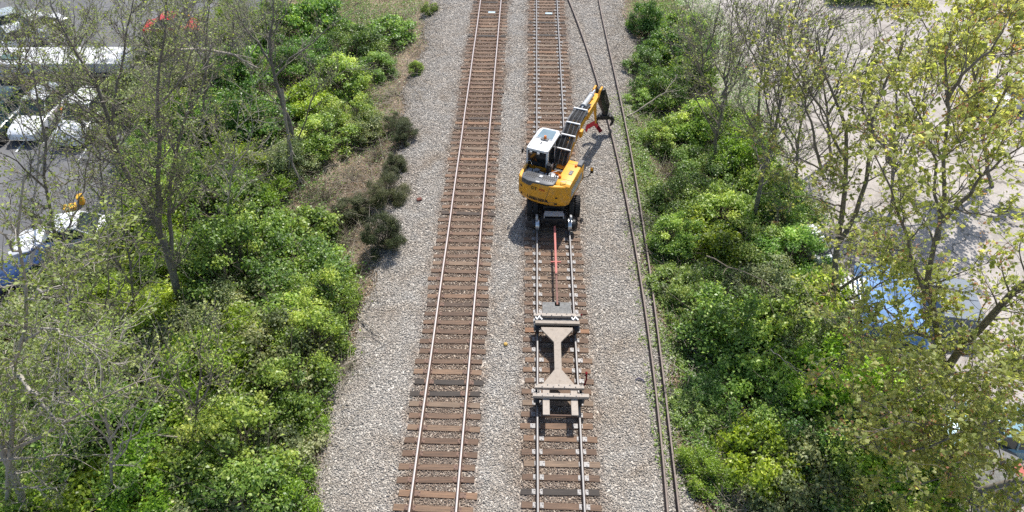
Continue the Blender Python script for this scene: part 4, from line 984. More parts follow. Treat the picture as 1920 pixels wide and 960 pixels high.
# ------------------------------------------------------------------ ground cover, litter, ivy (nobody could count it)
def cover(name, n, xr, dens, size, hmax, mat, seed, label, cat, up_=1.0):
    g = np.random.default_rng(seed)
    y = 7.5+50*g.random(n)**1.2; x = xr[0]+(xr[1]-xr[0])*g.random(n)
    k = g.random(n) < dens(x, y); x, y = x[k], y[k]; n = len(x)
    cl = 0.5+0.5*np.sin(x*2.1+np.sin(y*1.3)*2)*np.sin(y*1.7+np.sin(x*1.1)*2)
    z = tz(x) - 0.05 + hmax*g.random(n)*(0.25+0.75*cl)
    V, F = leaves(np.stack([x, y, z], 1), g.normal(scale=0.6, size=(n, 3))+np.array([0, 0, up_]), size*(0.6+0.8*g.random(n)), rg=g)
    tag(link(name, npmesh(name, V, F, 4, tint=np.clip(g.normal(0.45, 0.22, n), 0, 1)), None, mat), label, cat, kind='stuff')
def patch(x, y, cx, cy, rx, ry): return np.exp(-(((x-cx)/rx)**2+((y-cy)/ry)**2))
def wob(x, y): return 0.5+0.5*np.sin(x*0.9+1.3*np.sin(y*0.45))*np.sin(y*0.7+1.1*np.sin(x*0.6))
def d_left(x, y):
    d = np.clip((BALL_L(y)-0.1-x)/1.2, 0, 1)*(0.35+0.65*wob(x, y))*(x > -19.5)
    for p in ((-8.0, 41, 1.4, 5.5), (-8.7, 29, 1.8, 4.5), (-7.6, 24, 1.2, 3), (-8.6, 13.4, .8, 1.2)): d = d*(1-0.96*patch(x, y, *p))
    return d
def d_right(x, y):
    d = np.clip((x-BALL_R(y)-0.2)/0.8, 0, 1)*(0.3+0.7*wob(x+3, y))*(x < 14.5)
    for p in ((8.3, 17.0, 1.2, 2.0), (8.6, 13.0, 1.3, 1.6), (7.4, 29, 0.8, 3), (7.0, 40, 1.3, 4)): d = d*(1-0.92*patch(x, y, *p))
    return d
def d_ivy(x, y):
    e = 5.0+0.012*(y-10)+0.15*np.sin(y*1.3); w = 2.2+0.6*np.sin(y*0.6)
    return np.exp(-((x-e-w*0.5)/(w*0.55))**2)*np.clip((37-y)/3, 0, 1)*np.clip((y-11.5)/2+0.3, 0, 1)*(0.55+0.45*np.sin(x*2.2+y*1.1)*np.sin(y*0.9))
cover('undergrowth', 210000, (-20, -6.6), d_left, 0.085, 0.42, LM['dark'], 41, 'low green undergrowth covering the floor of the left bank', 'undergrowth')
cover('undergrowth', 170000, (5.6, 14.6), d_right, 0.085, 0.42, LM['dark'], 42, 'low green undergrowth covering the floor of the right bank', 'undergrowth')
cover('ivy_strip', 190000, (4.6, 8.6), d_ivy, 0.09, 0.22, LM['mid'], 43, 'bright ivy strip creeping around the outer loose rail', 'ivy', 2.0)
m_litter = leafmat('dead_leaf', [(0.1755, 0.1181, 0.0741), (0.351, 0.2531, 0.173), (0.5616, 0.4387, 0.3294), (0.7371, 0.6075, 0.4941)], 0.1, 0.9, 0.05)
def d_litter(x, y): return np.where((x > BALL_L(y)+0.3) & (x < BALL_R(y)-0.3), 0.0, np.where((x > -19) & (x < 14), 0.8, 0))
cover('leaf_litter', 110000, (-19, 14), d_litter, 0.075, 0.03, m_litter, 44, 'brown dead leaves littering both banks beside the ballast', 'leaf litter', 2.0)
def sticks(n, seed):
    g = np.random.default_rng(seed); x = np.where(g.random(n) < 0.55, g.uniform(-13, -6.3, n), g.uniform(5.9, 12, n)); y = 8+42*g.random(n)**1.2
    a = g.random(n)*2*PI; l = g.uniform(0.3, 1.6, n); el = np.abs(g.normal(0, 0.25, n))
    d = np.stack([np.cos(a)*np.cos(el), np.sin(a)*np.cos(el), np.sin(el)], 1)*l[:, None]; p0 = np.stack([x, y, tz(x)+0.02], 1)
    P = np.stack([p0, p0+d*0.5+g.normal(scale=0.06, size=(n, 3))+np.array([0, 0, .04]), p0+d], 1); P[:, :, 2] = np.maximum(P[:, :, 2], tz(P[:, :, 0])-0.03)
    V, F = tubes(P, np.linspace(1, 0.4, 3)[None]*g.uniform(0.006, 0.016, n)[:, None], 4)
    tag(link('fallen_twigs', npmesh('fallen_twigs', V, F, 4), None, m_dead), 'pale dead twigs strewn over the brown parts of both banks', 'twigs', kind='stuff')
sticks(6500, 45)

# ================================================================== TREES
def grow(limbs, seed, dens=1.0, tw=1.0, upb=0.35):
    """limbs: list of (pts (n,3), r0, r1). Returns [(polys, rads, sides)...], twig tips (n,3), tip dirs"""
    g = np.random.default_rng(seed); thick, thick_r, mid, mid_r, fine, fine_r, tips, tdir = [], [], [], [], [], [], [], []
    def branch(p, d, l, r, k=5, wobble=0.16, up=0.55):
        pts = [p]; d = d/np.linalg.norm(d)
        for j in range(k-1):
            d = d + g.normal(scale=wobble, size=3); d[2] += up*0.16; d /= np.linalg.norm(d); pts.append(pts[-1]+d*l/(k-1))
        return np.array(pts), d
    def side(t, ang):
        a = g.normal(size=3); a -= t*a.dot(t); a /= np.linalg.norm(a)+1e-9
        return t*math.cos(ang)+a*math.sin(ang)
    for pts, r0, r1 in limbs:
        P = resample(pts, 11); P[1:-1] += g.normal(scale=0.035, size=(9, 3)); thick.append(P); thick_r.append(np.linspace(r0*0.70, r1*0.8, 11))
        L = np.linalg.norm(np.diff(P, axis=0), axis=1).sum(); T = np.gradient(P, axis=0)
        n1 = max(3, int(L*1.5*dens)); ts = list(0.22+0.78*g.random(n1))+[1.0, 1.0]
        for t in ts:
            i = min(10, int(t*10)); tt = T[i]/np.linalg.norm(T[i])
            l1 = g.uniform(0.9, 2.3)*(0.55+0.45*(1-t))*tw*min(1.2, 0.4+L/5)
            rr = min(max(0.010, (r0+(r1-r0)*t)*0.36), 0.034)
            b1, d1 = branch(P[i], side(tt, g.uniform(0.4, 1.1)), l1, rr); mid.append(b1); mid_r.append(np.linspace(rr, 0.007, 5))
            for q in range(max(2, int(l1*3.6*dens))):
                j = g.integers(1, 5); l2 = g.uniform(0.3, 0.95)*tw
                tb = b1[j]-b1[j-1]; tb /= np.linalg.norm(tb)
                b2, d2 = branch(b1[j], side(tb, g.uniform(0.3, 0.9)), l2, 0.006, 4); fine.append(b2); fine_r.append(np.linspace(0.011, 0.005, 4)); tips.append(b2[-1]); tdir.append(d2)
                for w in range(g.integers(1, 4)):
                    k2 = g.integers(1, 4); l3 = g.uniform(0.12, 0.42)*tw; tb = b2[k2]-b2[k2-1]; tb /= np.linalg.norm(tb)
                    b3, d3 = branch(b2[k2], side(tb, g.uniform(0.3, 0.9)), l3, 0.004, 4); fine.append(b3); fine_r.append(np.linspace(0.0075, 0.004, 4)); tips.append(b3[-1]); tdir.append(d3)
    Vs, Fs, off = [], [], 0
    for pl, rd, sd in ((thick, thick_r, 9), (mid, mid_r, 5), (fine, fine_r, 3)):
        if pl:
            V, F = tubes(pl, rd, sd); Vs.append(V); Fs.append(F+off); off += len(V)
    return np.concatenate(Vs), np.concatenate(Fs), np.array(tips), np.array(tdir)
def crown(tips, tdir, kind, seed, per, size, keep=1.0):
    g = np.random.default_rng(seed); k = g.random(len(tips)) < keep; T, D = tips[k], tdir[k]
    n = len(T)*per; c = np.repeat(T, per, 0) + g.normal(scale=size*0.75, size=(n, 3)) - np.repeat(D, per, 0)*g.random((n, 1))*size*2.2
    if kind == 'maple': c[:, 2] -= size*0.4*g.random(n)
    nr = g.normal(scale=0.6, size=(n, 3))+np.array([0, 0, 0.9]); s = size*(0.55+0.9*g.random(n))
    grp = np.repeat(g.random(len(T)), per)
    if kind == 'maple':
        tint = np.where(grp < 0.11, 0.25*g.random(n), np.clip(0.5+g.normal(0.2, 0.2, n), 0.45, 1)); s = np.where(tint < 0.26, s*0.55, s)
        # five-lobed leaf: three folded blades fanned from the stalk
        V1, F1 = leaves(c, nr, s, 0.85, 0.12, droop=0.6, rg=g)
        V2, F2 = leaves(c+g.normal(scale=size*0.16, size=(n, 3)), nr+g.normal(scale=.2, size=(n, 3)), s*0.75, 0.7, 0.12, droop=0.3, rg=g)
        return np.concatenate([V1, V2]), np.concatenate([F1, F2+len(V1)]), np.concatenate([tint, tint])
    V, F = leaves(c, nr, s, 0.6, 0.15, rg=g)
    return V, F, np.clip(g.normal(0.5, 0.25, n), 0, 1)
def tree(name, base_px, limbs_px, label, kind, seed, per=4, size=0.06, keep=0.9, dens=1.0, tw=1.0, bark=None, zb=-1.05, group=None, cat='tree'):
    B = at(base_px[0], base_px[1], zb); Y0 = B.y
    root = empty(name, B, label, cat, group)
    limbs = []
    for pl, r0, r1 in limbs_px:
        pts = [np.array(aty(a, c, Y0+d)-B) for a, c, d in pl]
        limbs.append((pts, r0, r1))
    if kind == 'maple': size *= 1.5; per = max(4, int(per*1.35)); keep = min(1, keep*1.05); dens *= 1.45
    else: size *= 1.3; per = max(3, int(per*0.9)); keep = keep*0.62; dens *= 1.9
    V, F, tips, tdir = grow(limbs, seed, dens, tw)
    link('trunk', npmesh('trunk', V, F, 4, smooth=True), root, bark or m_bark)
    LV, LF, tint = crown(tips, tdir, kind, seed+1, per, size, keep)
    link('crown', npmesh('crown', LV, LF, 4, tint=tint), root, m_maple if kind == 'maple' else m_bud)
    return root
GB = 'budding trees on the left bank'; GR = 'trees along the edge of the pale lot'
tree('budding_tree', (345, 590), [
  ([(345, 592, 0), (330, 530, 0), (318, 490, 0), (300, 440, .1), (262, 370, .3), (230, 310, .4), (208, 255, .5), (200, 190, .6), (170, 130, .8), (120, 60, 1), (95, 10, 1.2)], .25, .03),
  ([(300, 442, .1), (298, 380, -.3), (297, 300, -.5), (300, 200, -.5), (296, 130, -.4), (310, 60, -.3), (312, 0, -.2)], .15, .025),
  ([(322, 485, 0), (318, 420, .5), (316, 340, .9), (330, 280, 1.2), (355, 210, 1.5), (385, 150, 1.8), (395, 90, 2)], .12, .025),
  ([(215, 270, .5), (185, 230, 0), (140, 190, -.5), (85, 160, -.8), (30, 140, -1)], .07, .02),
  ([(208, 255, .5), (215, 180, 1.2), (230, 120, 1.6), (240, 60, 1.8), (250, 0, 2)], .08, .02),
  ([(230, 310, .4), (190, 300, .2), (150, 270, -.2), (110, 240, -.6)], .06, .02),
  ([(318, 400, .5), (350, 368, .2), (390, 330, 0), (430, 292, 0)], .06, .015),
  ([(298, 200, -.5), (340, 150, -.8), (365, 90, -1)], .06, .015),
  ([(200, 190, .6), (160, 190, .2), (120, 150, 0), (60, 110, -.2)], .05, .015)],
  'largest budding tree on the left bank, its trunk splitting into three dark stems', 'bud', 501, 4, .058, .75, 1.0, 1.0, m_bark, group=GB)
tree('budding_tree', (140, 650), [
  ([(140, 650, 0), (130, 570, 0), (112, 470, 0), (95, 400, 0), (84, 320, .1), (82, 270, .2), (72, 200, .4), (60, 120, .6)], .14, .025),
  ([(112, 465, 0), (138, 405, -.3), (160, 350, -.6), (165, 300, -.8)], .06, .015),
  ([(88, 355, .1), (60, 330, -.3), (25, 300, -.6), (-10, 280, -.8)], .06, .015),
  ([(84, 310, .1), (120, 345, -.6), (165, 330, -.9), (200, 350, -1.1)], .05, .012),
  ([(100, 420, 0), (60, 400, -.4), (20, 390, -.7)], .05, .012)],
  'slim budding tree standing in front of the white hatchback at the car park', 'bud', 511, 4, .06, .8, 0.8, .85, m_bark, group=GB)
tree('budding_tree', (10, 960), [
  ([(10, 960, 0), (22, 800, 0), (28, 700, 0), (48, 640, .1), (52, 560, .2), (36, 470, .3), (30, 400, .4), (45, 330, .6)], .13, .025),
  ([(48, 640, .1), (90, 612, -.3), (130, 630, -.6), (175, 660, -.9)], .05, .012),
  ([(36, 470, .3), (5, 440, .2), (-20, 420, 0)], .05, .012),
  ([(52, 560, .2), (100, 540, -.2), (150, 500, -.3), (185, 478, -.4)], .05, .012),
  ([(28, 700, 0), (75, 755, -.6), (120, 800, -.9)], .09, .02)],
  'crooked thin budding tree at the left edge, trunk rising through pale dead branches', 'bud', 521, 6, .068, 1.2, .8, .9, m_barkg, group=GB)
tree('budding_tree', (60, 975), [
  ([(70, 985, 0), (40, 930, .1), (12, 870, .2), (-20, 800, .3), (-40, 700, .4)], .2, .06),
  ([(30, 915, .1), (70, 918, -.4), (105, 915, -.6)], .06, .012),
  ([(12, 870, .2), (60, 800, .5), (90, 720, .6), (100, 640, .7)], .07, .015)],
  'thick leaning trunk with sparse buds in the lower left corner', 'bud', 531, 6, .066, 1.2, .7, .9, m_barkg, group=GB)
tree('forked_tree', (566, 305), [
  ([(566, 305, 0), (556, 272, 0), (545, 240, 0), (530, 200, .05), (513, 140, .1), (506, 80, .2), (512, 0, .4)], .2, .04),
  ([(508, 120, .1), (490, 90, 0), (462, 55, -.3), (435, 10, -.5)], .09, .02),
  ([(513, 150, .1), (545, 112, .5), (592, 72, .8), (640, 35, 1)], .08, .02),
  ([(556, 270, 0), (580, 200, -.5), (600, 160, -.8), (650, 130, -1.1)], .06, .015),
  ([(506, 70, .2), (530, 30, .5), (560, -20, .8)], .06, .015)],
  'dark tree with a forked crown and a snapped pale stub, above the hanging broken limb', 'bud', 541, 3, .06, .5, 0.7, 1.0, m_bark)
tree('budding_tree', (385, 300), [([(385, 300, 0), (381, 200, 0), (383, 120, .1), (390, 40, .2), (396, -30, .4)], .1, .025), ([(382, 180, 0), (410, 130, .3), (440, 80, .5)], .05, .012), ([(383, 120, .1), (360, 80, -.2), (345, 30, -.3)], .05, .012)],
  'thin upright budding tree left of the forked tree', 'bud', 551, 3, .058, .7, 1.0, .9, m_bark, group=GB)
# trees standing further back, by the car park
for i, (bx, by, hh, lean, lab) in enumerate((
  (225, 330, 200, -20, 'grey budding tree beside the white van at the car park edge'), (300, 235, 190, 15, 'budding tree between the red car and the long white trailer'),
  (150, 165, 150, -10, 'budding tree just in front of the long white trailer'), (425, 170, 160, 10, 'budding tree under the pale arching branch'),
  (30, 185, 150, 12, 'small budding tree at the left edge below the long white trailer'), (60, 70, 90, 8, 'leafing tree in the top left corner beyond the parked cars'),
  (340, 95, 110, -8, 'far budding tree just in front of the red car'), (250, 120, 130, 5, 'budding tree at the right end of the long white trailer'), (470, 100, 130, -15, 'slender budding tree left of the forked crown'))):
    L = [([(bx, by, 0), (bx+lean*.4, by-hh*.35, 0), (bx+lean, by-hh*.7, .1), (bx+lean*1.3, by-hh, .2)], .11, .02)]
    for s in (-1, 1, -1, 1):
        q = rnd.uniform(.25, .6); sx = bx+lean*q; sy = by-hh*q
        L.append(([(sx, sy, 0), (sx+s*hh*.14, sy-hh*.2, s*.5), (sx+s*hh*rnd.uniform(.2, .34), sy-hh*.42, s*.9)], .06, .015))
    tree('budding_tree', (bx, by), L, lab, 'bud', 560+i*7, 4, .062, .9, 1.0, 1.0, m_barkg if i % 2 else m_bark, group=GB)
# right side
tree('bare_tree', (1312, 175), [([(1312, 175, 0), (1318, 110, 0), (1312, 60, .2), (1290, 5, .4)], .11, .02), ([(1318, 115, 0), (1338, 60, -.3), (1352, -5, -.4)], .08, .02), ([(1315, 145, 0), (1296, 100, .4), (1284, 55, .6)], .06, .015), ([(1318, 120, 0), (1360, 85, .3), (1395, 30, .5)], .06, .015), ([(1316, 140, 0), (1345, 120, -.4), (1370, 75, -.6)], .05, .015)],
  'topmost of the nearly bare grey fan-shaped trees beside the pale lot', 'bud', 601, 2, .05, .4, 0.9, 1.0, m_bark, group=GR)
tree('bare_tree', (1362, 200), [([(1362, 200, 0), (1358, 140, 0), (1372, 60, .2), (1376, -20, .4)], .1, .02), ([(1358, 150, 0), (1388, 85, -.3), (1425, 0, -.6)], .08, .02), ([(1362, 180, 0), (1405, 120, .3), (1445, 40, .5)], .07, .015), ([(1360, 160, 0), (1335, 110, .3), (1330, 50, .4)], .06, .015)],
  'nearly bare fan-shaped tree just below the topmost one at the lot edge', 'bud', 611, 3, .055, .6, 0.9, 1.0, m_bark, group=GR)
tree('leaning_tree', (1408, 430), [([(1408, 430, 0), (1428, 340, 0), (1447, 270, 0), (1460, 200, .1), (1475, 140, .2), (1485, 60, .3), (1500, 0, .4)], .17, .025), ([(1440, 305, 0), (1420, 255, -.3), (1402, 220, -.5), (1385, 180, -.6)], .07, .015), ([(1425, 350, 0), (1478, 312, .3), (1505, 275, .5)], .06, .015), ([(1450, 255, 0), (1432, 160, .4), (1440, 60, .6)], .07, .015), ([(1462, 190, .1), (1500, 140, -.3), (1535, 60, -.5)], .07, .015)],
  'leaning black-trunked tree with thin pale green buds at the lot edge', 'bud', 621, 3, .062, .7, 1.0, 1.0, m_bark, group=GR)
tree('maple_tree', (1565, 570), [
  ([(1565, 570, 0), (1567, 470, 0), (1580, 385, .1), (1588, 310, .2), (1590, 260, .2), (1575, 200, .3), (1545, 140, .4), (1532, 60, .5)], .21, .025),
  ([(1570, 460, 0), (1605, 402, -.2), (1628, 312, -.3), (1632, 240, -.3), (1652, 178, -.3), (1692, 90, -.2)], .15, .03),
  ([(1588, 305, .2), (1560, 250, .5), (1540, 200, .8), (1508, 150, 1), (1478, 90, 1.2)], .08, .015),
  ([(1545, 335, .3), (1522, 235, .6), (1500, 170, .8), (1478, 118, .9)], .09, .02),
  ([(1585, 335, .1), (1545, 318, -.3), (1510, 302, -.6), (1450, 288, -.9)], .07, .015),
  ([(1632, 240, -.3), (1616, 195, 0), (1626, 120, .3), (1652, 60, .5)], .07, .015),
  ([(1568, 545, 0), (1600, 525, -.5), (1645, 500, -.9), (1700, 470, -1.2)], .1, .03),
  ([(1567, 570, 0), (1620, 550, -.9), (1670, 520, -1.3)], .1, .03),
  ([(1580, 390, .1), (1540, 375, -.4), (1480, 365, -.8)], .06, .015)],
  'maple with dark trunk forked low beside the white slatted rack', 'maple', 631, 3, .085, .55, .85, 1.05, m_bark, group=GR)
tree('maple_tree', (1772, 770), [
  ([(1772, 770, 0), (1768, 660, 0), (1748, 570, 0), (1735, 510, .1), (1758, 455, .1), (1772, 400, .2), (1770, 300, .3), (1775, 200, .4), (1772, 110, .5)], .2, .03),
  ([(1746, 570, 0), (1722, 520, -.3), (1692, 430, -.6), (1672, 360, -.8), (1640, 290, -1)], .1, .02),
  ([(1768, 415, .2), (1802, 378, -.2), (1850, 322, -.5), (1925, 268, -.9)], .1, .02),
  ([(1775, 190, .4), (1800, 140, .1), (1840, 110, -.2), (1880, 60, -.4)], .08, .02),
  ([(1760, 450, .1), (1752, 310, .7), (1730, 225, 1), (1700, 165, 1.2)], .08, .02),
  ([(1772, 700, 0), (1820, 630, -.6), (1868, 580, -1), (1925, 528, -1.4), (2000, 470, -1.8)], .2, .1),
  ([(1770, 720, 0), (1720, 680, -1.2), (1660, 650, -2.2), (1590, 640, -3.0)], .09, .02),
  ([(1772, 740, 0), (1740, 740, -2), (1690, 760, -3.4), (1620, 790, -4.4)], .1, .02),
  ([(1772, 730, 0), (1840, 720, -1.5), (1900, 720, -2.5)], .1, .02),
  ([(1769, 640, 0), (1700, 620, -.8), (1650, 560, -1.4), (1600, 590, -1.8)], .07, .02)],
  'largest maple on the right, leafing yellow-green with reddish seeds, trunk beside the blue tarpaulin', 'maple', 641, 4, .088, .58, .95, 1.1, m_bark, group=GR)
tree('maple_tree', (1960, 990), [
  ([(2000, 1010, 0), (1985, 850, .2), (1975, 740, .3), (1960, 640, .4)], .22, .05),
  ([(1995, 900, 0), (1905, 900, .2), (1830, 922, .4), (1735, 958, .6)], .16, .09),
  ([(1975, 800, .2), (1900, 780, -.3), (1820, 800, -.6), (1740, 840, -.9), (1660, 860, -1.2)], .09, .02),
  ([(1985, 880, .2), (1900, 860, -.5), (1810, 880, -1), (1720, 910, -1.4)], .09, .02),
  ([(1905, 900, .2), (1850, 840, 0), (1780, 800, -.4), (1700, 790, -.8)], .07, .02),
  ([(1735, 958, .6), (1680, 930, .6), (1610, 910, .6)], .07, .02),
  ([(1980, 760, .3), (1930, 700, 0), (1860, 680, -.2)], .08, .02)],
  'maple reaching in from the lower right corner on a thick low bough', 'maple', 651, 5, .085, .9, .9, 1.0, m_bark, group=GR)
tree('maple_tree', (1860, 350), [
  ([(1860, 350, 0), (1840, 250, 0), (1830, 170, .1), (1820, 90, .2), (1800, 10, .3)], .15, .03),
  ([(1842, 260, 0), (1880, 180, -.3), (1900, 90, -.5), (1915, 0, -.6)], .1, .02), ([(1835, 200, 0), (1790, 150, .4), (1750, 80, .7), (1720, 20, .9)], .09, .02),
  ([(1850, 300, 0), (1900, 240, .4), (1950, 190, .6)], .08, .02), ([(1828, 150, .1), (1850, 80, .6), (1860, 20, .8)], .07, .02), ([(1825, 120, .1), (1780, 90, -.5), (1735, 100, -.8)], .06, .02)],
  'maple with dense reddish yellow crown in the upper right corner near the silver car', 'maple', 661, 5, .095, .85, 1.1, 1.05, m_bark, group=GR)

for i, (bx, by, hh, lean, lab) in enumerate((
  (205, 455, 300, -30, 'thin budding tree rising between white hatchback and largest budding tree'), (60, 430, 260, 20, 'thin tree at the left edge rising above the blue car'),
  (415, 470, 260, 25, 'bare thin tree right of the largest budding tree'), (255, 610, 300, -25, 'thin pale tree just left of the foot of the largest budding tree'),
  (110, 900, 330, 15, 'thin pale tree right of the thick leaning trunk'), (215, 950, 300, -20, 'thin twiggy tree at the bottom edge inside the lower left shrubs'),
  (180, 780, 320, 20, 'thin twiggy tree where the longest dead branch ends'), (480, 230, 200, -15, 'thin bare tree left of the forked trunk'),
  (110, 240, 190, 10, 'thin tree between the two white parked cars'), (360, 860, 230, 15, 'slight twiggy sapling beside the curved dead branch'))):
    L = [([(bx, by, 0), (bx+lean*.4, by-hh*.35, .2), (bx+lean, by-hh*.7, .3), (bx+lean*1.3, by-hh, .4)], .085, .016)]
    for s in (-1, 1, -1, 1, 1):
        q = rnd.uniform(.2, .65); sx = bx+lean*q; sy = by-hh*q
        L.append(([(sx, sy, .1), (sx+s*hh*.12, sy-hh*.17, s*.4), (sx+s*hh*rnd.uniform(.16, .3), sy-hh*.4, s*.8)], .045, .012))
    tree('budding_tree', (bx, by), L, lab, 'bud', 800+i*7, 5, .065, 1.25, .5, .95, m_barkg if i % 3 else m_bark, group=GB)
for i, (bx, by, hh, lean, kd, lab) in enumerate((
  (1490, 370, 330, 20, 'bud', 'thin budding tree between the leaning black trunk and the forked maple'), (1335, 330, 260, 30, 'bud', 'thin budding tree among shrubs left of the leaning black trunk'),
  (1670, 400, 330, 15, 'maple', 'slim maple behind the blue tarpaulin'), (1420, 230, 230, 15, 'bud', 'nearly bare tree above the leaning black trunk at the lot edge'),
  (1560, 300, 260, -25, 'bud', 'nearly bare tree standing behind the forked maple on the pale lot'))):
    L = [([(bx, by, 0), (bx+lean*.4, by-hh*.35, .2), (bx+lean, by-hh*.7, .3), (bx+lean*1.3, by-hh, .4)], .12, .02)]
    for s in (-1, 1, -1, 1, -1, 1):
        q = rnd.uniform(.15, .6); sx = bx+lean*q; sy = by-hh*q
        L.append(([(sx, sy, .1), (sx+s*hh*.11, sy-hh*.2, s*.4), (sx+s*hh*rnd.uniform(.15, .28), sy-hh*.5, s*.8)], .07, .013))
    tree('maple_tree' if kd == 'maple' else 'budding_tree', (bx, by), L, lab, kd, 900+i*7, 3, .06 if kd == 'bud' else .075, 1.0 if kd == 'bud' else .5, .6, 1.0, m_bark, group=GR)
# ------------------------------------------------------------------ dead limbs lying or hanging
def dead_limb(name, px, r0, r1, label, seed, twigs=6, mat=None, plane=None, z=None, cat='dead branch', strands=()):
    P = [(aty(p[0], p[1], plane+p[2]) if plane is not None else at(p[0], p[1], p[2])) for p in px]
    B = P[0].copy(); g = np.random.default_rng(seed)
    limbs = [resample([np.array(p-B) for p in P], 10)]; limbs[0][1:-1] += g.normal(scale=0.03, size=(8, 3)); rad = [np.linspace(r0, r1, 10)]
    for k in range(twigs):
        i = g.integers(3, 9); d = limbs[0][i]-limbs[0][i-1]; d /= np.linalg.norm(d); d = d+g.normal(scale=.6, size=3); l = g.uniform(.3, 1.1)
        limbs.append(resample([limbs[0][i], limbs[0][i]+d*l*.5+g.normal(scale=.05, size=3), limbs[0][i]+d*l], 10)); rad.append(np.linspace(rad[0][i]*.6, .006, 10))
    for st in strands:
        limbs.append(resample([np.array(aty(p[0], p[1], plane+p[2])-B) for p in st], 10)); rad.append(np.linspace(.035, .01, 10))
    V, F = tubes(limbs, rad, 7)
    o = link(name, npmesh(name, V, F, 4, smooth=True), None, mat or m_dead); o.location = B; return tag(o, label, cat)
Yb = at(566, 305, -1).y
dead_limb('broken_limb', [(528, 166, 0), (533, 200, -.1), (540, 250, -.3), (549, 310, -.6), (568, 350, -.9), (606, 408, -1.3)], .085, .02, 'long pale broken limb hanging down from the forked tree onto the bank', 701, 7, plane=Yb-1.2, cat='broken limb', strands=([(541, 255, -.3), (546, 310, -.5), (547, 350, -.7), (552, 392, -.8)], [(546, 300, -.5), (562, 335, -.7), (575, 365, -1), (583, 398, -1.2)], [(537, 230, -.2), (541, 290, -.1), (543, 340, -.2)], [(552, 318, -.6), (575, 345, -.8), (598, 372, -1.1)]))
Yl = at(345, 590, -1).y
dead_limb('dead_branch', [(340, 572, 0), (270, 572, -.6), (205, 575, -1), (150, 566, -1.3)], .07, .02, 'pale dead branch running level to the left from the largest budding tree', 702, 5, plane=Yl)
dead_limb('dead_branch', [(228, 600, 0), (190, 600, -.2), (150, 606, -.4), (120, 612, -.5)], .05, .015, 'short pale dead branch just below the level one', 703, 3, plane=Yl-1)
Yc = at(10, 960, -1).y
dead_limb('dead_branch', [(24, 842, 0), (90, 812, -.1), (160, 768, -.2), (240, 722, -.2), (300, 705, -.2)], .055, .014, 'longest pale dead branch rising to the right from the crooked thin tree', 704, 6, plane=Yc)
dead_limb('dead_branch', [(-5, 862, 0), (60, 858, -.1), (130, 853, -.1)], .05, .015, 'pale grey dead branch low at the left edge above the leaning trunk', 705, 5, plane=Yc-.3)
dead_limb('dead_branch', [(290, 815, .8), (350, 822, 1), (405, 845, 1.1), (440, 870, 1.0), (436, 915, .7), (400, 935, .5)], .03, .01, 'thin curved dead branch arching over the lower left shrubs', 706, 4)
dead_limb('dead_branch', [(340, 95, 6.5), (390, 92, 6.4), (440, 105, 6.0), (485, 128, 5.4)], .09, .03, 'thick pale branch arching across the upper left twigs', 707, 5)
dead_limb('fallen_branch', [(1176, 218, -.2), (1200, 205, .1), (1225, 188, .5), (1250, 172, 1.0), (1270, 140, 1.6)], .05, .03, 'pale fallen branch slanting from the shrubs to the outer loose rail', 708, 4, cat='fallen branch')
dead_limb('dead_branch', [(1325, 480, 1.2), (1370, 500, 1.4), (1420, 520, 1.5), (1460, 545, 1.5)], .035, .012, 'long grey dead limb lying over shrubs on the right bank', 709, 7, mat=m_stem)
dead_limb('dead_branch', [(1445, 655, 1.3), (1480, 680, 1.4), (1510, 705, 1.4)], .02, .01, 'thin pale stick across the shaded shrubs right of the trailer', 710, 2)
dead_limb('fallen_branch', [(672, 590, -.2), (684, 600, -.1), (694, 612, -.1), (700, 625, -.2)], .025, .01, 'small forked dead stick lying on the ballast beside the left bank', 711, 3, cat='fallen branch')

# ================================================================== PARKED VEHICLES AND LOT CLUTTER
def loft(mb, rings):
    rv = [[mb.bm.verts.new(Vector(p)) for p in r_] for r_ in rings]; fs = []; n = len(rv[0])
    for A, B_ in zip(rv, rv[1:]):
        for k in range(n): fs.append(mb.bm.faces.new((A[k], A[(k+1) % n], B_[(k+1) % n], B_[k])))
    fs.append(mb.bm.faces.new(rv[0])); fs.append(mb.bm.faces.new(rv[-1])); bmesh.ops.recalc_face_normals(mb.bm, faces=fs)
    mb._done([v for r_ in rv for v in r_], fs)
cw_ = MB(); cw_.lathe([(-.1, .2), (-.11, .3), (-.07, .335), (.07, .335), (.11, .3), (.1, .2)], (0, 0, 0), 'x', 24); wheel_me = cw_.mesh('wheel', True); wheel_me.materials.append(m_rubber)
cw_ = MB(); cw_.lathe([(-.06, .05), (-.08, .2), (.1, .205), (.07, .17), (.105, .08), (.1, .03)], (0, 0, 0), 'x', 20); wrim_me = cw_.mesh('rim', True); wrim_me.materials.append(m_steel)
m_head = paint('lamp_lens', (0.7, 0.72, 0.74), 0.15, 0.2, 0.05); m_cglass = paint('car_glass', (0.025, 0.04, 0.042), 0.07, 0, 0.1, 2, 0.7)
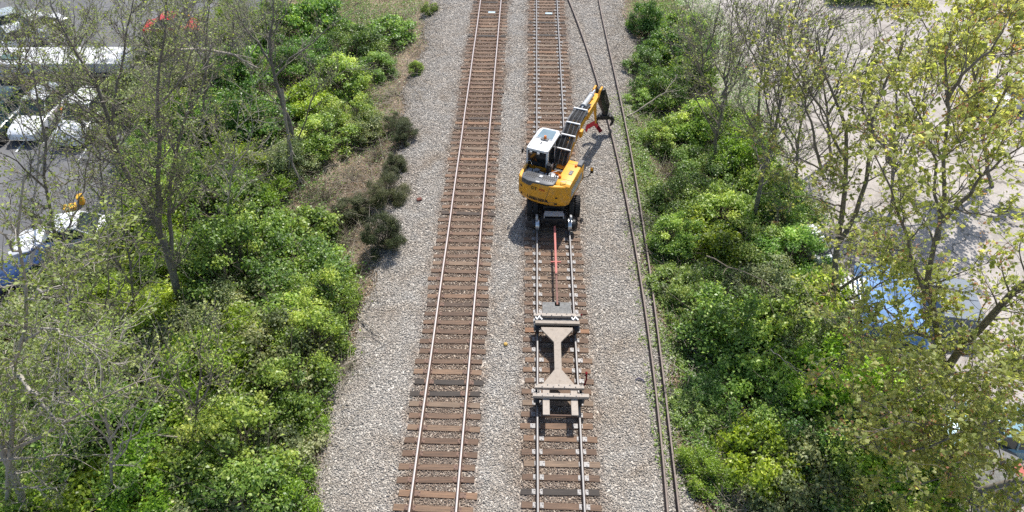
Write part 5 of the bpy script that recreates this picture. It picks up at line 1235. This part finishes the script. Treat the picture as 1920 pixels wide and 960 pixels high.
def car(name, label, px, py, px2, py2, col, style='suv', z=-1.05, metal=0.0, length=None):
    """nose towards the second picture point"""
    A, B_ = at(px, py, z+0.7), at(px2, py2, z+0.7); d = B_-A; c = (A+B_)/2; ang = math.atan2(-d.x, d.y)
    root = empty(name, (c.x, c.y, z), label, 'car', None, ang)
    body = paint(name+'_paint', col, 0.25, metal, 0.04, 1.5, 0.6)
    suv = style != 'sedan'; L = length or (4.6 if suv else 4.4); h = 1.0 if suv else 0.9; k = L/4.6
    st = [(-2.3, .35, .75*h, .72), (-2.22, .24, .95*h, .85), (-1.6, .22, h, .91), (-.4, .22, h, .92), (.75, .22, .98*h, .92), (1.1, .22, .95*h, .91), (1.85, .22, .84*h, .87), (2.2, .26, .72*h, .78), (2.3, .34, .58*h, .66)]
    b0 = MB(); rings = []
    for y, z0, z1, w in st:
        rings.append([(-w*.9, y*k, z0), (w*.9, y*k, z0), (w, y*k, z0+.12), (w, y*k, (z0+z1)/2), (w*.97, y*k, z1-.08), (w*.84, y*k, z1), (-w*.84, y*k, z1), (-w*.97, y*k, z1-.08), (-w, y*k, (z0+z1)/2), (-w, y*k, z0+.12)])
    loft(b0, rings); b0.build('body', body, root, True)
    ry, fy = (-2.05, .75) if suv else (-1.7, .8); ty, uy = (-1.85, .05) if suv else (-.95, .1); top = 1.68 if suv else 1.42
    g0 = MB(); zb = h-.03
    loft(g0, [[(-.80, ry*k, zb), (.80, ry*k, zb), (.80, fy*k, zb), (-.80, fy*k, zb)], [(-.66, ty*k, top-.05), (.66, ty*k, top-.05), (.66, uy*k, top-.05), (-.66, uy*k, top-.05)]]); gl = g0.build('windows', m_cglass, root)
    r0 = MB(); r0.box((0, (ty+uy)/2*k, top-.03), (1.36, (uy-ty)*k+.06, .07), bev=.03); r0.build('roof', body, root, True)
    p0 = MB()
    for s in (-1, 1):
        for (ya, yb) in ((ry, ty), (fy, uy), ((ry+fy)/2, (ty+uy)/2)): p0.tube([(s*.81, ya*k, zb), (s*.665, yb*k, top-.05)], .035, 6)
    p0.build('pillar', body, root)
    for s in (-1, 1):
        for y in (-1.4, 1.42):
            w = bpy.data.objects.new('wheel', wheel_me); COL.objects.link(w); w.parent = root; w.location = (s*.84, y*k, .335)
            q = bpy.data.objects.new('rim', wrim_me); COL.objects.link(q); q.parent = w; q.scale.x = s
        hl = MB(); hl.box((s*.62, 2.2*k, .66*h), (.26, .18, .13), rz=-s*.35, bev=.03); hl.build('headlight', m_head, root, True)
        mi = MB(); mi.box((s*.98, .62*k, h+.06), (.18, .1, .13), bev=.03); mi.build('side_mirror', body, root, True)
    return root
WHT = (0.78, 0.79, 0.80)
car('parked_suv', 'white parked van-like car nearest the bank, angled in its marked bay', 192, 186, 122, 258, WHT, 'suv')
car('parked_suv', 'white parked car between the dark green car and the white van-like one', 110, 180, 42, 246, WHT, 'suv')
car('parked_car', 'dark green parked car cut by the left edge of the picture', 30, 195, -30, 248, (0.03, 0.07, 0.07), 'suv')
car('parked_car', 'white parked car in the far row at the left edge, closest to the long trailer', 60, 62, -20, 84, WHT, 'sedan')
car('parked_car', 'white parked car in the far row, rightmost and next to the bay line', 90, 40, 30, 62, WHT, 'sedan')
car('parked_car', 'pale silver parked car farthest away in the far row', 40, 34, -25, 50, (0.5, 0.55, 0.55), 'sedan', metal=.4)
car('parked_car', 'red car parked far off at the top behind the twigs', 300, 48, 365, 46, (0.55, 0.02, 0.025), 'sedan')
car('parked_car', 'white hatchback under the branches behind the slim budding tree', 165, 432, 70, 448, WHT, 'sedan')
car('parked_car', 'blue car half hidden by leaves beside the white hatchback', 150, 486, 20, 510, (0.02, 0.045, 0.13), 'sedan')
car('parked_car', 'silver car parked alone on the pale lot at the right edge', 1960, 172, 1862, 188, (0.42, 0.44, 0.46), 'sedan', metal=.5)
car('parked_car', 'pale blue car under the maple near the right edge', 1905, 812, 1812, 806, (0.22, 0.36, 0.42), 'sedan', metal=.2)
# long white trailer
A, B_ = at(-40, 104, 0.4), at(242, 103, 0.4); c = (A+B_)/2; LL = (B_-A).length
t = empty('box_trailer', (c.x, c.y, -1.05), 'long low white covered trailer parked across the far end of the car park', 'trailer', None, math.atan2(B_.y-A.y, B_.x-A.x))
k = MB(); k.box((0, 0, 1.0), (LL, 2.3, .9), bev=.06); k.build('body', m_white, t, True)
k = MB(); k.box((-LL*.27, -.3, 1.47), (1.3, .7, .08), bev=.02); k.build('roof_vent', paint('green_tinted_vent', (0.08, 0.16, 0.14), 0.4), t)
k = MB(); k.box((0, -1.165, .8), (LL-.4, .04, .12)); k.build('side_stripe', m_dgrey, t)
k = MB(); k.box((0, 0, .55), (LL-.5, 1.6, .2)); k.build('chassis', m_black, t)
for x in (-LL*.3, -LL*.18, LL*.32):
    for s in (-1, 1):
        w = bpy.data.objects.new('wheel', wheel_me); COL.objects.link(w); w.parent = t; w.location = (x, s*1.05, .335); w.rotation_euler.z = PI/2
# bay lines
bl = 0
for (a, b2) in (((30, 285), (70, 235)), ((82, 268), (116, 232)), ((148, 300), (205, 215)), ((98, 78), (118, 62)), ((78, 82), (100, 82)), ((5, 262), (28, 240))):
    p, q = at(*a, -1.052), at(*b2, -1.052); k = MB(); d = q-p; k.box((p+q)/2+Vector((0, 0, .003)), (.11, d.length, .004), rz=math.atan2(-d.x, d.y))
    tag(k.build('bay_line', m_white), kind='structure')
def drum(px, py, label, m1, m2, r=.3, h=.95):
    p = at(px, py, -1.05+h*.6); o = empty('traffic_drum', (p.x, p.y, -1.05), label, 'traffic drum')
    k = MB(); k.lathe([(0, r*1.15), (.06, r*1.15), (.07, r), (h*.95, r*.82), (h, r*.7)], (0, 0, 0), 'z', 24); k.build('barrel', m1, o, True)
    k = MB()
    for q in (.3, .6): k.lathe([(h*q, r*(1.006-q*.18)), (h*q+.12, r*(.99-q*.19))], (0, 0, 0), 'z', 24)
    k.build('stripe', m2, o, True)
drum(127, 214, 'orange drum with white bands between the two white parked cars', m_orange, m_white, .33, 1.0)
m_yb = paint('yellow_plastic', (0.75, 0.42, 0.03), 0.5)
def bin_(px, py, label, w):
    p = at(px, py, -.7); o = empty('plastic_bin', (p.x, p.y, -1.05), label, 'bin', None, .4)
    k = MB(); k.box((0, 0, .22), (w, .34, .44), bev=.04, taper=1.1); k.build('tub', m_yb, o, True); k = MB(); k.box((0, 0, .46), (w*1.16, .42, .06), bev=.02); k.build('lid', m_yb, o, True)
bin_(132, 390, 'wide yellow-orange bin on the asphalt above the white hatchback', .5)
bin_(150, 371, 'small yellow-orange bin behind the wider one on the asphalt', .24)
p = at(22, 615, -.6); o = empty('planter', (p.x, p.y, -1.05), 'terracotta planter box at the left edge among grey-green leaves', 'planter', None, .3)
k = MB(); k.box((0, 0, .3), (.9, .5, .6), bev=.03); k.build('tub', paint('terracotta', (0.42, 0.2, 0.11), .8), o, True); k = MB(); k.box((0, 0, .6), (.8, .4, .03)); k.build('soil_fill', m_soil, o)
# blue tarpaulin over a load
m_tarp = paint('blue_tarpaulin', (0.17, 0.30, 0.56), 0.75, 0, .16, 1.2, .2)
def tarp():
    c = at(1684, 552, -0.1); nx, ny = 46, 60; X, Y = np.meshgrid(np.linspace(-1.55, 1.55, nx), np.linspace(-2.5, 2.5, ny)); g = np.random.default_rng(5)
    rid = 1.15-0.42*np.abs(X)/1.55; edge = np.minimum(1, np.minimum((1.55-np.abs(X))/.25, (2.5-np.abs(Y))/.3)); Z = rid*np.clip(edge, 0.25, 1)**.5
    for k in range(9):
        a = g.uniform(0, PI); f_ = g.uniform(2, 7); Z += g.uniform(.012, .035)*np.sin((X*math.cos(a)+Y*math.sin(a))*f_+g.uniform(0, 6)+.6*np.sin(Y*1.7))
    V = np.stack([X+.05*np.sin(Y*3), Y+.05*np.sin(X*4), Z], -1).reshape(-1, 3); i = np.arange(nx*ny).reshape(ny, nx); F = np.stack([i[:-1, :-1], i[:-1, 1:], i[1:, 1:], i[1:, :-1]], -1).reshape(-1, 4)
    t = empty('covered_trailer', (c.x-.1, c.y, -1.05), 'low trailer load under a wrinkled bright blue tarpaulin behind the maple trunk', 'covered trailer', None, R(-14)); t.scale = (.84, .86, .9)
    s = link('tarpaulin', npmesh('tarpaulin', V, F, 4, smooth=True), t, m_tarp); md = s.modifiers.new('thick', 'SOLIDIFY'); md.thickness = .01; md.offset = -1
    k = MB(); k.box((0, 0, .35), (2.7, 4.5, .2), bev=.02); k.box((0, 3.0, .35), (.12, 1.4, .12)); k.build('frame', m_black, t)
    for sx in (-1, 1):
        w = bpy.data.objects.new('wheel', wheel_me); COL.objects.link(w); w.parent = t; w.location = (sx*1.42, -.3, .335)
tarp()
p = at(1603, 552, -.7); o = empty('slatted_rack', (p.x, p.y, -1.05), 'white slatted rack with a blue end post left of the blue tarpaulin', 'rack', None, R(-12))
for q in range(7): k = MB(); k.box((-.66+q*.2, 0, .62), (.11, 1.5, .03), rx=.12); k.build('slat', m_white, o)
k = MB(); k.box((0, -.6, .53), (1.5, .07, .08)); k.box((0, .6, .66), (1.5, .07, .08))
for sx in (-.68, .64):
    for sy in (-.6, .6): k.box((sx, sy, .27), (.07, .07, .54))
k.build('frame', m_dgrey, o); k = MB(); k.box((.76, 0, .62), (.07, 1.7, .09), rx=.12); k.build('end_post', m_tarp, o)
p = at(1530, 462, -.4); o = empty('utility_cart', (p.x, p.y, -1.05), 'white boxy utility cart on the pale lot left of the forked maple trunk', 'cart', None, R(20))
k = MB(); k.box((0, 0, .62), (1.3, 2.0, .5), bev=.06); k.build('body', m_white, o, True); k = MB(); k.box((0, -.3, .89), (1.0, 1.0, .05), bev=.01); k.build('tray', m_dgrey, o)
k = MB()
for s in (-1, 1): k.tube([(s*.55, .1, .85), (s*.4, .3, 1.2), (s*.4, .8, 1.2), (s*.55, 1.0, .85)], .03)
k.box((0, .55, 1.23), (.9, .6, .06), bev=.02); k.build('canopy', m_white, o, True)
for s in (-1, 1):
    for y in (-.65, .65):
        w = bpy.data.objects.new('wheel', wheel_me); COL.objects.link(w); w.parent = o; w.location = (s*.6, y, .27); w.scale = (.8, .8, .8)
p = at(1796, 560, .2); o = empty('steel_container', (p.x, p.y, -1.05), 'blue-grey steel container right of the blue tarpaulin behind the maple', 'container', None, R(-10))
m_bg = paint('blue_grey_steel', (0.13, 0.16, 0.20), .5, .1, .1, 2, .5, (.2, .17, .14), .3)
k = MB(); k.box((0, 0, .65), (1.6, 2.4, 1.3), bev=.03)
k.build('shell', m_bg, o)
k = MB()
for q in range(1): k.box((0, 0, 1.312), (1.5, .08, .02), bev=.005)
k.build('roof_rib', m_bg, o); k = MB(); k.box((0, -1.21, .65), (.04, .03, 1.2)); k.box((.3, -1.22, .7), (.03, .04, 1.0)); k.box((-.3, -1.22, .7), (.03, .04, 1.0)); k.build('door_bar', m_steel, o)
p = at(1866, 872, -.3); o = empty('garden_shed', (p.x, p.y, -1.05), 'low grey shed with a pinkish red panel on its roof under the maple', 'shed', None, R(12))
k = MB(); k.box((0, 0, .4), (1.7, 1.3, .8)); k.build('wall', m_grey, o); k = MB(); k.prism([(-.95, .8), (0, 1.15), (.95, .8), (.95, .74), (0, 1.08), (-.95, .74)], 'y', -.75, .75); rf = k.build('roof', m_slab, o)
k = MB(); k.box((.45, -.4, 1.0), (.62, .5, .02), ry=R(20)); k.build('roof_panel', m_pinkred, rf)
for (px, py, w, lab) in ((1786, 715, .5, 'white bucket standing beside the foot of the largest maple'), (1795, 745, .35, 'smaller white bucket below the first one near the maple foot')):
    p = at(px, py, -.8); w *= .7; o = empty('bucket', (p.x, p.y, -1.05), lab, 'bucket'); k = MB(); k.lathe([(0, w*.4), (.5, w*.5), (.5, w*.44), (.12, w*.36)], (0, 0, 0), 'z', 20); k.build('tub', m_white, o, True)
    k = MB(); k.tube([(-w*.5, 0, .47), (-w*.3, .1, .62), (w*.3, .1, .62), (w*.5, 0, .47)], .01); k.build('handle', m_steel, o)
k = MB(); k.box((0, 0, 0.5), (26, 1.4, 1.6), bev=.3); 
# low hedge at the far side of the pale lot
hp = at(1640, -6, -.6)
g = np.random.default_rng(77); n = 16000; c = np.stack([g.uniform(-3.6, 3.6, n), g.uniform(-.7, .7, n), g.random(n)*1.2], 1)
V, F = leaves(c, g.normal(size=(n, 3))+np.array([0, 0, .6]), .09*(.6+.8*g.random(n)), rg=g); k.bm.free()
hd = empty('hedge', (hp.x, hp.y, -1.05), 'dark clipped hedge at the far edge of the pale lot', 'hedge'); link('foliage', npmesh('foliage', V, F, 4, tint=g.random(n)*.5), hd, LM['dark'])
k = MB()
for q in range(12): k.cyl((-3.3+q*.6, 0, 0), (-3.3+q*.6, .05, 1.0), .03, seg=6)
k.build('stem', m_stem, hd)

# ------------------------------------------------------------------ small things on the ballast
m_blue = paint('pale_blue_paint', (0.42, 0.55, 0.62), .7, 0, .2, 8)
def marker(px, py, label):
    p = at(px, py, -.17); o = empty('marker_plate', (p.x, p.y, -.186), label, 'marker plate', 'pale blue markers between the rails')
    k = MB(); k.box((0, 0, .012), (.5, .24, .02), bev=.005); k.build('plate', m_blue, o); k = MB(); k.cyl((-.2, 0, .02), (-.2, 0, .035), .02); k.cyl((.2, 0, .02), (.2, 0, .035), .02); k.build('bolt', m_steel, o)
marker(922, 23, 'pale blue plate between the rails of the empty track, far off')
marker(1029, 25, 'pale blue plate between the rails of the excavator track, far off')
p = at(786, 374, -.2); k = MB(); k.box((0, 0, .05), (.24, .16, .12), rz=.5, rx=.15, bev=.015); o = k.build('brick', paint('broken_brick', (0.16, 0.06, 0.045), .9)); o.location = (p.x, p.y, -.25); tag(o, 'dark reddish broken brick lying alone on the left ballast', 'brick')
p = at(948, 645, -.2); k = MB(); k.lathe([(0, .05), (.05, .085), (.1, .07), (.13, .02)], (0, 0, 0), 'z', 16); o = k.build('yellow_pebble', paint('yellow_cap', (0.5, 0.32, 0.07), .5), None, True); o.location = (p.x, p.y, -.27); tag(o, 'small yellow rounded lump on the gravel between the two tracks', 'pebble')
p = at(1200, 712, -.2); k = MB(); k.tube([(-.15, 0, 0), (-.05, .06, .05), (.08, 0, .03), (.16, -.07, 0)], .03, 8); o = k.build('scrap_hose', paint('violet_hose', (0.07, 0.06, 0.11), .7), None, True); o.location = (p.x, p.y, -.22); tag(o, 'short dark scrap of hose on the ballast beside the loose rails', 'hose')
